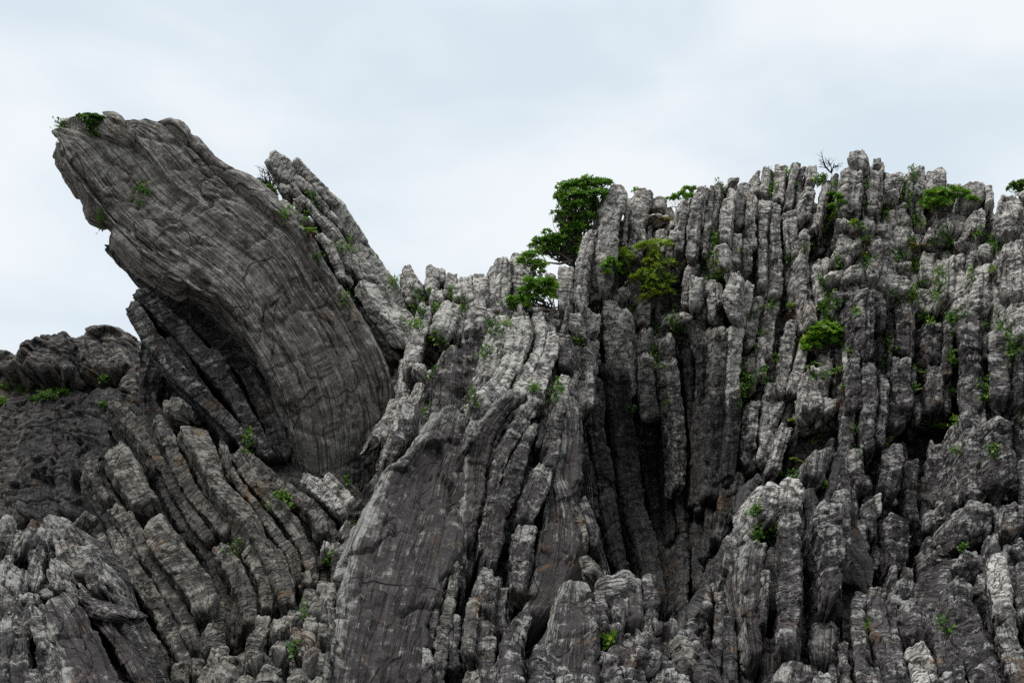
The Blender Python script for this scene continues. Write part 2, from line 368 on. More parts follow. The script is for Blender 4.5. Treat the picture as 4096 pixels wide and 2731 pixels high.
    # uneven broken ends
    jag = perlin(np.stack([v2*3.1/max(az*2, 0.3), w2*3, v2*0], -1)+off)*az*0.7 + perlin(np.stack([v2*14, w2*14, v2*0], -1)+off)*0.04
    P = P + T[:, None, :]*(jag*(np.exp(-S/(1.2*az+0.02)) - np.exp(-(Ln-S)/(1.2*az+0.02)))[:, None])[..., None]
    uv = np.stack([s2 + off[0], np.broadcast_to(arc[None, :], s2.shape) + off[1]], -1)
    cr = np.clip(np.exp(-S/0.45)[:, None]*0.9 + 0.0*s2, 0, 1)
    if crest_side != 0:
        cr = np.maximum(cr, np.clip(np.exp(-np.maximum(0, (v2*np.sign(crest_side) * -1 + a[:, None]*0.90))/0.06), 0, 1)*abs(crest_side))
    return P, uv, cr

# ------------------------------------------------------------------ scene bookkeeping
def tag(o, label=None, cat=None, group=None, kind=None):
    if label: o['label'] = label
    if cat: o['category'] = cat
    if group: o['group'] = group
    if kind: o['kind'] = kind
    return o
def empty(name, loc, label, cat, group=None):
    o = bpy.data.objects.new(name, None); COL.objects.link(o); o.location = tuple(loc); o.empty_display_size = 0.2
    return tag(o, label, cat, group)
ZR = {'z1': (0, 350, .6506), 'z2': (900, 500, .6506), 'z3': (1900, 600, .6506), 'z4': (2800, 500, .7144), 'z5': (0, 1500, .7852),
      'z6': (1200, 1500, .785), 'z7': (2200, 1300, .9129), 'z8': (3000, 1400, .849), 's': (0, 0, 1.0), 'd': (0, 0, 1.7415)}
def G(x, y, cx, cy, sx, sy): return np.exp(-((x-cx)/sx)**2-((y-cy)/sy)**2)
def Y_right(x, y):
    return 17.4 - 4.4*(y-700)/2000 + 2.6*G(x, y, 2640, 2000, 330, 620) - 0.9*np.clip((x-3600)/500, 0, 1) + 0.35*np.sin(x/95.0) 
def Y_spur(x, y): return 14.6 - 5.6*np.clip((y-1100)/1600, -0.2, 1.2) + 0.9*np.clip((x-1700)/600, -0.3, 1)
def Y_mid(x, y): return 16.6 - 2.2*(y-1050)/600
def Y_fold(x, y): return 14.4 - 3.2*(y-1600)/1130 + 0.0006*(x-500)
def Y_slab(x, y): return 14.3 + 0.9*(y-450)/1400
def Y_sec(x, y): return 16.2 - 0.2*(y-600)/900
def Y_under(x, y): return 15.5 + 0.0*x
def Y_lf(x, y): return 10.0 - 2.0*(y-2050)/680
def Y_low(x, y): return 11.9 - 2.4*(y-1850)/880
def Y_bot(x, y): return 10.2 - 2.4*(y-2200)/530
def Y_br(x, y): return 11.0 - 1.6*(y-2300)/430
def Y_far(x, y): return 25.0 - 3.0*(y-1300)/700

FORM = []
def formation(name, label, yf, ribs, mat='col', base=None, infill=0, iw=(14, 40), imode='thin', idy=0.28, imat=None, part='rock_column', sky=None, thick=None, body='rock_body', seed0=1, cat='rock outcrop', lean=0.0, yawr=(-0.5, 0.5)):
    FORM.append(dict(name=name, label=label, yf=yf, ribs=ribs, mat=mat, base=base, infill=infill, iw=iw, imode=imode, idy=idy, imat=imat or mat, part=part, sky=sky, thick=thick, body=body, seed0=seed0, cat=cat, lean=lean, yawr=yawr))

SKY = np.array([  # the top edge of the rocks, as measured in the photo: infill stays under it
 (0,1330),(140,1300),(440,1300),(700,1500),(1000,1500),(1500,1250),(1580,1080),(1640,1090),(1700,1100),(1800,1085),(1950,1110),(1975,1000),(2110,1000),(2250,1090),(2330,960),(2400,760),(2480,740),(2620,760),(2780,760),(2860,715),(3000,700),(3040,660),(3180,650),(3290,660),(3370,620),(3430,600),(3530,640),(3560,690),(3700,670),(3830,680),(3950,740),(3980,790),(4096,770)], float)
def skyy(x): return np.interp(x, SKY[:, 0], SKY[:, 1])

def parse(line):
    """'z4 x,y,w x,y,w ... | d=-0.2 m=bed t=0.6 mat=pale yaw=0.3' or a slab: 'z6 x,y/x,y x,y/x,y'."""
    left, _, right = line.partition('|')
    tk = left.split(); ox, oy, k = ZR[tk[0]]
    o = dict(q.split('=') for q in right.split())
    Lq, Rq, Cq = [], [], []
    for q in tk[1:]:
        if '/' in q:
            l, r = q.split('/'); Lq.append([float(i) for i in l.split(',')]); Rq.append([float(i) for i in r.split(',')])
        else: Cq.append([float(i) for i in q.split(',')])
    if Cq:
        C = np.array(Cq); xy = C[:, :2]*k + (ox, oy); w = C[:, 2]*k*(0.98 if o.get('m', 'col') in ('col', 'thin', 'smooth') else 1.0)
        if len(xy) == 1: xy = np.array([xy[0]-(0, w[0]*0.4), xy[0]+(0, w[0]*0.4)]); w = np.array([w[0], w[0]])
        T = np.gradient(xy, axis=0); T /= np.linalg.norm(T, axis=1)[:, None]
        n = np.stack([T[:, 1], -T[:, 0]], 1)
        n *= np.sign(n[:, :1]+1e-9) if abs(n[0, 0]) > .3 else 1
        return xy - n*w[:, None]/2, xy + n*w[:, None]/2, o
    return np.array(Lq)*k + (ox, oy), np.array(Rq)*k + (ox, oy), o

def to3(Lq, Rq, yf, dy=0.0, yaw=0.0, lean=0.0):
    m = (Lq+Rq)/2; Y = yf(m[:, 0], m[:, 1]) + dy
    wm = np.linalg.norm(Rq-Lq, axis=1)/FPX*Y
    Y = Y + lean*np.linspace(0, 1, len(Y))
    return W3(Lq[:, 0], Lq[:, 1], Y - yaw*wm/2), W3(Rq[:, 0], Rq[:, 1], Y + yaw*wm/2)

def build_formation(F, fi):
    rnd = random.Random(fi*101+5)
    ps = [parse(r) for r in F['ribs']]
    allp = np.concatenate([np.concatenate([p[0], p[1]]) for p in ps])
    bx, by = allp[:, 0].mean(), allp[:, 1].max()
    base = W3(bx, by, float(F['yf'](bx, by))); base = base if base.ndim == 1 else base[0]
    root = empty(F['name'], base, F['label'], F['cat']); root['kind'] = 'thing'
    for j, (Lq, Rq, o) in enumerate(ps):
        mode = o.get('m', 'col'); sd_ = fi*1000 + j*7 + int(o.get('s', 0))
        r2 = random.Random(sd_)
        if mode == 'col' and random.Random(sd_*13+1).random() < 0.38: mode = 'bed'
        yaw = float(o['yaw']) if 'yaw' in o else r2.uniform(*F['yawr'])
        dy = float(o['d']) if 'd' in o else r2.uniform(-0.18, 0.16)
        Lp, Rp = to3(Lq, Rq, F['yf'], dy, yaw, float(o.get('lean', F['lean'])))
        th = float(o['t']) if 't' in o else F['thick']
        c = float(o.get('cap', 1)); c1 = float(o.get('cap1', 1))
        g = rib(Lp, Rp, mode, th, sd_, (c, c1), float(o.get('tilt', 0)), float(o.get('cr', 0)), step=float(o.get('step', 0)))
        grid_mesh(o.get('n', F['part']), [g], M[o.get('mat', F['mat'])], root, base)
    parts = []
    for j in range(F['infill']):
        Lq, Rq, o = ps[rnd.randrange(len(ps))]
        if 'noinf' in o: continue
        C = (Lq+Rq)/2; w = np.linalg.norm(Rq-Lq, axis=1).mean()
        t = np.concatenate([[0], np.cumsum(np.linalg.norm(np.diff(C, axis=0), axis=1))])
        ln_ = t[-1]; span = rnd.uniform(110, 330); a = rnd.uniform(-60, max(ln_-100, 0)); 
        tt = np.linspace(a, a+span, 5)
        Cx = np.stack([np.interp(tt, t, C[:, 0]), np.interp(tt, t, C[:, 1])], 1)
        d0 = (C[1]-C[0])/max(t[1], 1); d1 = (C[-1]-C[-2])/max(t[-1]-t[-2], 1)
        Cx = Cx + np.minimum(tt, 0)[:, None]*d0 + np.maximum(tt-ln_, 0)[:, None]*d1
        T = np.gradient(Cx, axis=0); T /= np.linalg.norm(T, axis=1)[:, None]
        nn = np.stack([T[:, 1], -T[:, 0]], 1)
        off = rnd.choice((-1, 1))*(w*0.5 + rnd.uniform(0, 30))
        Cx = Cx + nn*off
        iw = rnd.uniform(*F['iw'])
        if (Cx[:, 1] < skyy(Cx[:, 0]) + iw*0.5 + 15).any(): continue
        nn *= np.sign(nn[:1, :1]+1e-9)
        wv = iw*np.array([0.8, 1, 1.05, 1, 0.8])[:, None]/2
        Lp, Rp = to3(Cx-nn*wv, Cx+nn*wv, F['yf'], F['idy']*rnd.uniform(0.5, 1.6), rnd.uniform(-.4, .4))
        parts.append(rib(Lp, Rp, F['imode'], None, fi*5000+j, det=1.35))
    if F['base']:
        parts.append(sheet(F['base'], F['yf'], fi))
    if parts: grid_mesh(F['body'], parts, M[F['imat']], root, base)
    return root

def sheet(spec, yf, seed):
    """The solid bedrock the columns stand out from: front wall, back-sloping top."""
    zz, *pts = spec['top'].split(); ox, oy, k = ZR[zz]
    tp = np.array([[float(c) for c in q.split(',')] for q in pts])*k + (ox, oy)
    dy = spec.get('dy', 0.55); yb = spec.get('yb', 2790)
    x = np.arange(tp[0, 0], tp[-1, 0], 9.0); yt = np.interp(x, tp[:, 0], tp[:, 1])
    ybx = np.interp(x, *np.array(spec['bot']).T) if 'bot' in spec else np.full_like(x, yb)
    u = np.linspace(0, 1, max(8, int((ybx-yt).max()/9)))
    X = np.broadcast_to(x[None], (len(u), len(x))); Yp = yt[None] + (ybx-yt)[None]*u[:, None]
    D = yf(X, Yp) + dy
    P = W3(X, Yp, D)
    off = seed*3.1
    h = 0.28*fbm(P*0.9+off, 3) + 0.12*fbm(P*np.array([5, 5, 0.8])+off, 3)
    ch, ce = cells(P*np.array([2.4, 2.4, 1.1])+off); h = h + 0.10*ch
    P[..., 1] -= h
    # carry it back over the top and down
    back = []
    for m_, (by_, bz) in enumerate(((0.5, 0.02), (1.3, -0.15), (2.0, -0.9), (2.4, -3.0))):
        r = P[0].copy(); r[:, 1] += by_; r[:, 2] += bz; back.append(r)
    P = np.concatenate([np.stack(back[::-1]), P])
    uv = np.stack([P[..., 2], P[..., 0]], -1)
    return P, uv, np.zeros(P.shape[:2])
# ------------------------------------------------------------------ the rock formations
formation('rock_hill', 'dark mottled rock mass in the left background with two round humps on top', Y_far, [
 'd 40,900,260 60,1060,300 90,1200,300 | m=boulder t=1.6 d=0.6 noinf=1 n=rock_mass',
 'd 190,880,240 180,980,300 170,1200,300 | m=boulder mat=dark t=1.6 d=0.3 noinf=1 n=rock_mass',
 'd 5,790,90 0,850,120 | m=boulder cap=2.5 d=0.2 noinf=1 n=boulder',
 'd 100,742,90 102,800,120 95,850,140 | m=boulder cap=3 d=-0.3 noinf=1 n=boulder',
 'd 185,740,110 215,800,130 225,860,120 | m=boulder cap=3 d=-0.2 noinf=1 n=boulder',
 'd 320,815,80 335,860,120 350,920,130 | m=boulder cap=2.5 d=-0.6 noinf=1 n=boulder',
 'd 270,890,150 260,960,180 230,1100,180 | m=boulder mat=dark d=-0.5 noinf=1 n=rock_mass',
 'd 400,890,60 405,930,70 420,960,60 | m=boulder d=-1.5 noinf=1 n=boulder',
], mat='far', part='boulder', cat='rock mass', base=dict(top='d -40,830 50,850 130,840 240,880 300,920 440,960', dy=0.8, yb=2700))

formation('rock_slab', 'huge striped grey slab leaning out to the upper left against the sky', Y_slab, [
 's 235,520/430,460 225,600/640,460 310,735/760,520 420,875/870,640 550,1000/1015,720 712,1112/1125,822 860,1225/1220,927 965,1360/1310,1085 1045,1490/1440,1280 1090,1630/1545,1500 1130,1780/1580,1690 1160,1920/1570,1880 1170,2020/1550,2010 | m=slab d=0 yaw=0.4 t=0.4 noinf=1 n=slab_face cap=0.25 step=0.75',
 'z1 385,185/560,165 350,280/560,260 | m=bed d=0.1 noinf=1 n=split_block t=0.4 cap=0.4', 'z1 410,175/500,150 400,290/530,285 450,390/570,400 510,480/620,500 | m=bed d=-0.02 noinf=1 n=split_block t=0.4 step=0.12 cap=0.5',
 'z1 345,330/410,290 370,420/450,400 430,520/510,500 490,600/570,570 | m=bed d=-0.05 noinf=1 yaw=0.45 n=split_block t=0.3 step=0.12',
 'z1 470,500/570,500 490,580/610,600 560,660/650,690 630,730/710,740 | m=bed d=-0.18 noinf=1 yaw=0.45 n=split_block t=0.3 step=0.15',
 'z1 490,160/760,155 580,260/830,250 700,330/900,300 | m=bed d=-0.02 step=0.12 noinf=1 n=split_block t=0.3',
 'z1 640,850/780,665 760,960/900,780 880,1070/1000,890 1000,1150/1110,960 1150,1240/1250,1050 | m=slab d=-0.22 noinf=1 yaw=0.45 n=split_block t=0.3 step=0.12',
], mat='slab', part='slab_face', cat='rock slab')

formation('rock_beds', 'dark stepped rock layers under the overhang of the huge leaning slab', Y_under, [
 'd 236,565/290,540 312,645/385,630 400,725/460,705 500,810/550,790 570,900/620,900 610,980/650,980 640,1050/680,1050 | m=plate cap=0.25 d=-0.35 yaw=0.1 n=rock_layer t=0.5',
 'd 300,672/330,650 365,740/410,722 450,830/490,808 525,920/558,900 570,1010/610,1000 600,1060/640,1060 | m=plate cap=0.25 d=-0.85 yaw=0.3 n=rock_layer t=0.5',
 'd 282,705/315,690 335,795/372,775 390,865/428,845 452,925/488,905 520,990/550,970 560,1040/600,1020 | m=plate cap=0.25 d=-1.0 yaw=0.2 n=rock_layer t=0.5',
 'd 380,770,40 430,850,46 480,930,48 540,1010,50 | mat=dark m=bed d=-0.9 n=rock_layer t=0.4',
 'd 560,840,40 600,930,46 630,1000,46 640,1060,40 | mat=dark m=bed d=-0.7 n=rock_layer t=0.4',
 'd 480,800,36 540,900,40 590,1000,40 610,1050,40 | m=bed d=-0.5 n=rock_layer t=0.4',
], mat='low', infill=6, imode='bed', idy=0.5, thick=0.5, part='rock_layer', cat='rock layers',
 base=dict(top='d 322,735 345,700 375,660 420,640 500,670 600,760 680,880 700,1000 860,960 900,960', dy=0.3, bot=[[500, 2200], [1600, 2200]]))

formation('rock_slab', 'pale slender slab with a blunt finger tip leaning behind the huge slab', Y_sec, [
 'z2 222,195/275,130 290,290/370,185 400,365/500,270 540,470/600,365 650,580/710,455 740,700/800,580 780,820/890,720 830,960/980,850 920,1080/1050,960 1040,1250/1150,1250 1080,1390/1140,1350 | m=plate d=0.2 yaw=0.1 t=0.55 noinf=1 n=slab_face mat=pale cap=0.9',
 'z2 400,215/440,190 470,290/520,270 570,400/630,385 660,520/720,480 | m=bed d=0.1 noinf=1 n=rock_layer mat=pale',
 'z2 780,970/840,950 800,1060/890,1050 850,1160/940,1130 950,1280/1050,1240 1030,1390/1110,1360 | m=bed d=-0.35 yaw=-0.6 noinf=1 n=rock_layer mat=pale',
 'z2 770,760/860,800 780,880/930,900 850,1000/1000,1000 930,1130/1050,1150 | m=bed d=-0.05 noinf=1 n=rock_layer',
 'z2 430,310,50 500,370,60 560,430,50 640,540,50 720,640,45 | m=thin d=-0.1 n=rock_layer',
 'z2 400,350,40 440,420,50 520,500,40 600,570,40 680,650,40 740,760,40 | m=thin d=-0.25 n=rock_layer',
 'z2 340,455,40 400,520,50 470,580,60 540,600,50 | m=boulder d=-0.4 n=rock_layer',
 'z2 490,450,50 560,560,60 640,640,60 700,720,60 730,840,50 | m=thin d=-0.4 n=rock_layer',
 'z2 560,660,50 640,760,60 680,860,60 720,960,50 | m=thin d=-0.5 n=rock_layer',
 'z2 600,620,50 680,720,60 730,840,50 760,900,50 | m=thin d=-0.35 n=rock_layer',
 'z2 430,430,60 480,500,60 | m=boulder d=-0.45 n=boulder',
 'z2 345,350,70 370,400,90 380,440,80 | m=smooth d=-0.1 n=boulder',
 'z2 640,900,50 720,1020,60 800,1150,70 880,1300,80 960,1430,90 1020,1540,90 | m=bed d=-0.2 n=rock_layer mat=dark',
 'z2 800,1120,60 880,1250,80 960,1370,90 1040,1470,80 | m=bed d=-0.3 n=rock_layer mat=dark',
 'z2 700,960,60 780,1100,80 880,1280,80 980,1500,90 | m=bed d=0.0 n=rock_layer mat=dark',
], mat='col', imat='dark', infill=26, idy=0.3, part='rock_layer', cat='rock slab',
 base=dict(top='z2 420,600 480,560 560,580 640,680 720,800 800,940 920,1100 1060,1340 1160,1480', dy=0.3, bot=[[1000, 1700], [1700, 2100]]))

formation('rock_beds', 'curved brownish rock beds fanning down below the huge leaning slab', Y_fold, [
 'z5 510,380/600,300 560,470/690,420 630,600/770,560 700,700/810,640 | m=plate d=-0.45 yaw=0.25 t=0.5 noinf=1',
 'z5 690,770/800,670 760,880/900,800 850,1010/1020,950 940,1120/1100,1060 1000,1230/1090,1180 | m=plate d=-0.6 yaw=0.25 t=0.6 noinf=1',
 'z5 620,230,40 740,370,50 820,500,60 870,640,60 960,790,60 1050,900,50 1100,1000,60 1160,1160,60 1190,1330,50 | m=bed d=0.2 mat=dark',
 'z5 560,120,90 640,200,90 700,270,90 780,380,80 820,470,70 | m=bed d=0.1',
 'z5 790,190,50 850,300,70 900,430,80 960,560,90 1060,680,90 1170,800,90 | m=bed d=-0.1',
 'z5 740,320,50 820,450,60 880,560,70 950,680,70 1030,790,70 1080,850,60 | m=bed d=0.05',
 'z5 900,230/1060,260 990,400/1120,400 1060,540/1170,550 1150,650/1300,680 1280,780/1370,820 1330,900/1440,900 1390,1010/1490,1020 1430,1120/1510,1110 1450,1190/1520,1170 | m=plate d=-0.4 yaw=0.2 t=0.6 step=0.25',
 'z5 1100,850,70 1180,960,90 1240,1070,90 1270,1170,80 1280,1270,70 | m=bed d=-0.3',
 'z5 1250,860,70 1320,970,80 1360,1080,75 1370,1200,60 | m=bed d=-0.2',
 'z5 1310,860,50 1370,980,55 1410,1080,55 1425,1180,50 | m=bed d=-0.1',
 'z5 460,420,90 480,500,80 520,580,80 560,640,70 | m=col d=-0.1',
 'z5 470,690,100 450,740,110 | m=boulder d=-0.15',
 'z5 560,650,80 640,750,80 670,850,80 720,960,90 | m=bed d=-0.1',
 'z5 640,690,60 690,790,70 740,900,80 820,1020,80 900,1150,90 960,1280,80 1000,1400,70 | m=bed d=-0.25',
 'z5 560,760,50 620,880,80 660,970,90 730,1070,100 810,1180,100 870,1290,100 920,1400,90 960,1520,90 | m=bed d=-0.15',
 'z5 420,830,80 460,930,110 500,1010,120 560,1100,110 640,1180,100 700,1260,100 780,1380,90 850,1500,80 | m=bed d=-0.3',
 'z5 500,790,50 550,880,50 590,960,50 620,1040,50 | m=bed d=-0.05',
 'z5 870,100,80 880,150,120 930,190,90 | m=boulder d=-0.2 n=boulder',
 'z5 1130,340,40 1180,490,50 1280,620,50 1390,780,60 1490,920,60 1530,1060,50 | m=bed d=0.0',
 'z5 1180,380,60 1280,520,70 1400,650,80 1530,830,80 1590,980,70 1600,1090,50 | m=bed d=0.1',
 'z5 1200,360,60 1330,480,80 1470,600,80 1600,740,80 1660,860,80 | m=bed d=0.2',
 'z5 1380,530,70 1480,590,80 1600,680,80 1680,780,80 1700,880,60 | m=bed d=0.05',
 'z5 1530,500,70 1620,570,80 1700,640,80 1760,700,60 | m=bed d=-0.15 mat=col',
 'z5 1540,620,70 1620,720,80 1650,800,70 | m=bed d=-0.15',
 'z5 1640,500,60 1720,580,70 1790,660,60 | m=bed d=0.0 mat=col',
 'z5 1130,1120,50 1120,1220,100 1100,1330,130 1110,1400,120 | m=smooth d=-0.4 t=0.4',
 'z5 1560,980,60 1570,1060,60 | m=boulder d=-0.1',
 'z5 1610,1080,60 1610,1180,60 | m=boulder d=-0.2',
 'z5 1670,830,50 1665,880,50 | m=boulder d=-0.2 mat=pale n=boulder',
 'z5 1710,840,50 1705,900,60 | m=boulder d=-0.2 n=boulder',
 'z5 930,1440,100 930,1568,110 | m=smooth d=-0.5',
 'z5 1010,1420,70 1010,1530,80 | m=boulder d=-0.4',
], mat='fold', infill=45, imode='bed', iw=(22, 50), idy=0.32, imat='dark', part='rock_bed', cat='rock beds', yawr=(0.2, 0.65),
 base=dict(top='z5 430,560 560,300 620,220 800,160 1000,240 1200,380 1600,480 1790,640 2150,760', dy=1.05))

formation('rock_scree', 'jumble of small blocky stones between the folded beds and the central spur', Y_bot, [
 'z5 1300,1280,70 1290,1340,90 | m=boulder', 'z5 1350,1210,70 1330,1290,80 1290,1370,90 | m=col', 'z5 1430,1220,90 1420,1290,100 | m=boulder',
 'z5 1520,1180,100 1510,1250,110 | m=boulder', 'z5 1580,1210,60 1590,1290,80 | m=boulder', 'z5 1540,1290,120 1530,1370,130 | m=boulder d=-0.3',
 'z5 1440,1340,90 1420,1400,110 | m=boulder d=-0.3', 'z5 1320,1380,100 1310,1450,110 | m=boulder d=-0.4', 'z5 1200,1430,110 1180,1500,120 1150,1568,120 | m=boulder d=-0.4',
 'z5 1390,1460,100 1370,1540,120 | m=boulder d=-0.5', 'z5 1510,1470,90 1500,1550,110 | m=boulder d=-0.5', 'z5 1570,1370,80 1580,1450,80 | m=boulder d=-0.3',
 'z5 1280,1520,110 1270,1580,120 | m=boulder d=-0.6', 'z5 1120,1540,90 1110,1600,90 | m=boulder d=-0.6', 'z5 1450,1550,90 1440,1620,100 | m=boulder d=-0.7', 'z5 1600,1520,80 1600,1590,90 | m=boulder d=-0.6',
 'z5 1630,1110,70 1620,1200,60 | m=col', 'z5 1650,1250,60 1640,1330,60 | m=col',
], mat='fold', infill=16, imode='boulder', iw=(40, 80), idy=0.3, part='stone', cat='stones',
 base=dict(top='z5 1060,1530 1250,1400 1400,1250 1600,1180 1740,1150', dy=0.80))

formation('rock_outcrop', 'ridged grey and purple outcrop in the bottom left corner, nearest the camera', Y_lf, [
 'z5 190,1120/330,1060 200,1200/410,1130 240,1330/500,1270 290,1450/600,1430 330,1620/710,1620 | m=flank d=-0.4 yaw=0.5 t=0.5 noinf=1 mat=purple cr=-1 n=slab_face',
 'z5 235,710,50 270,760,130 330,820,140 370,870,110 | m=flank d=0.5 mat=purple noinf=1 n=slab_face yaw=0.4',
 'z5 110,760,90 90,830,120 60,900,130 | m=col d=0.3', 'z5 200,730,70 170,800,90 150,870,80 | m=col d=0.2', 'z5 20,790,110 10,860,130 | m=col d=0.2',
 'z5 290,900,90 280,980,120 290,1070,130 330,1150,110 | m=col d=-0.1', 'z5 350,850,80 370,930,110 400,1020,90 | m=col d=0.2 mat=fold',
 'z5 110,950,90 80,1040,120 60,1130,120 40,1230,110 | m=col d=-0.1 ', 'z5 190,950,60 180,1020,80 160,1080,80 | m=col d=0.0',
 'z5 20,920,90 10,1050,100 0,1180,90 | m=boulder d=0', 'z5 130,1090,80 130,1190,90 100,1320,100 90,1450,110 90,1600,110 | m=col d=-0.2',
 'z5 40,1190,80 30,1300,90 20,1420,90 10,1600,90 | m=col d=-0.3', 'z5 180,1170,70 200,1290,80 220,1400,90 260,1600,110 | m=col d=-0.35', 'z5 200,1330,60 240,1430,70 270,1600,90 | m=col d=-0.5',
 'z5 150,1480,80 170,1600,90 | m=col d=-0.5', 'z5 -30,1300,60 -40,1600,80 | m=col d=-0.3',
 'z5 380,1060,60 470,1190,70 560,1310,70 650,1440,70 740,1600,70 | m=bed d=0.25 mat=purple', 'z5 240,1060,60 300,1080,60 | m=boulder d=-0.2',
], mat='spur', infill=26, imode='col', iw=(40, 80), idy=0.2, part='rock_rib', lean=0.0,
 base=dict(top='z5 -60,860 60,800 240,760 390,950 450,1250 560,1500 640,1650', dy=0.80))

formation('rock_spur', 'long spur in the centre foreground with a purple flank and a pale crest', Y_spur, [
 'z6 700,140/870,170 630,280/850,300 545,390/840,410 440,475/832,500 375,590/830,620 315,700/828,760 235,900/800,950 190,1130/720,1180 150,1380/650,1400 105,1640/610,1640 | m=flank d=0 yaw=0.40 t=0.32 noinf=1 mat=purple cr=-1 n=slab_face cap=0.4',
 'z6 960,10,90 940,120,110 900,230,90 | m=smooth d=0.0', 'z6 1120,70,110 1050,150,110 970,250,120 910,400,140 890,560,130 870,720,110 865,860,70 | m=smooth d=-0.1 yaw=0.4 t=0.4 mat=purple cr=-1',
 'z6 890,215,50 885,290,60 875,340,40 | m=smooth d=-0.4', 'z6 1190,150,80 1120,260,80 1060,360,80 1010,480,70 980,620,70 950,760,60 930,900,50 | m=bed d=0.0',
 'z6 1215,80,60 1220,150,60 | m=smooth d=-0.1', 'z6 1210,230,50 1160,330,60 1120,420,80 1090,530,100 1050,640,90 1010,740,90 990,850,90 970,950,80 | m=col d=-0.25',
 'z6 960,960,60 950,1100,80 950,1250,90 950,1400,90 960,1600,90 | m=col d=-0.1', 'z6 1330,140,80 1310,260,80 1300,380,70 1270,470,80 | m=col d=-0.3',
 'z6 1260,440,80 1230,540,110 1190,640,110 1160,740,90 | m=col d=-0.35', 'z6 1160,750,110 1140,860,120 1130,960,110 1120,1080,90 | m=smooth d=-0.3',
 'z6 1300,90/1420,90 1320,200/1450,220 1330,380/1445,400 1300,520/1440,560 1330,600/1400,620 | m=flank d=-0.05 yaw=0.5 mat=purple cr=-1 noinf=1 n=slab_face',
 'z6 1260,560/1330,500 1240,700/1400,640 1210,850/1430,760 1180,1000/1420,920 1150,1130/1350,1080 1110,1230/1250,1220 | m=flank d=-0.1 yaw=0.4 mat=purple cr=-1 noinf=1 n=slab_face',
 'z6 1360,610,60 1400,700,90 1440,800,80 1430,900,80 | m=bed d=0.1 mat=fold', 'z6 800,930,50 780,1060,60 760,1200,60 730,1340,80 710,1500,80 700,1650,80 | m=col d=0.0 mat=fold',
 'z6 890,1120,60 880,1230,80 860,1340,80 870,1430,70 | m=col d=-0.2 mat=fold', 'z6 880,1480,70 880,1640,80 | m=col d=-0.25 mat=fold', 'z6 700,1080,50 690,1200,50 660,1350,50 | m=col d=0.1 mat=dark', 'z6 640,1370,60 640,1480,70 640,1640,70 | m=col d=-0.2',
 'z6 1000,1010,60 970,1100,70 960,1200,70 | m=col d=-0.3', 'z6 1040,1060,70 1010,1180,90 1020,1300,90 | m=bed d=-0.1 mat=purple', 'z6 800,1200,50 780,1350,60 780,1500,60 | m=col d=0.05',
 'z6 560,130,80 540,230,80 500,340,60 450,440,50 | m=bed d=0.3', 'z6 860,650,60 850,800,60 850,900,50 | m=bed d=0.4 mat=dark', 'z6 910,780,50 880,900,60 850,1020,50 | m=bed d=0.3 mat=dark',
 'z3 175,1005,80 150,1120,90 120,1260,100 90,1400,90 | m=bed d=0 mat=pale', 'z3 270,1000,130 270,1120,150 240,1270,130 190,1380,120 120,1480,140 50,1560,140 | m=bed d=-0.15 mat=pale yaw=0.1 step=0.2',
 'z3 385,1010,70 400,1110,65 385,1230,70 310,1370,90 260,1500,110 | m=bed d=-0.05 mat=pale', 'z3 480,1100,60 480,1200,90 440,1320,100 390,1440,110 370,1568,100 | m=bed d=-0.1 mat=col', 'z3 545,1110,80 550,1220,90 545,1340,80 | m=col d=0.0',
 'z3 565,1370,60 540,1440,90 520,1540,110 | m=bed d=-0.1 mat=pale', 'z3 440,1040,60 440,1120,60 | m=col d=0.2', 'z3 510,1030,60 500,1080,60 | m=col d=0.3', 'z3 360,960,90 370,1000,100 | m=smooth d=0.2 n=boulder', 'z3 600,1260,60 600,1370,60 | m=col d=0.3',
 'z3 640,1400,100 650,1480,100 640,1600,110 | m=col d=0.3 mat=fold',
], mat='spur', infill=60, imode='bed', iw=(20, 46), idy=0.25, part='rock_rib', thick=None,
 base=dict(top='s 1330,2150 1500,1900 1640,1650 1780,1400 2000,1290 2200,1290 2330,1500 2380,2100 2460,2350', dy=0.9))

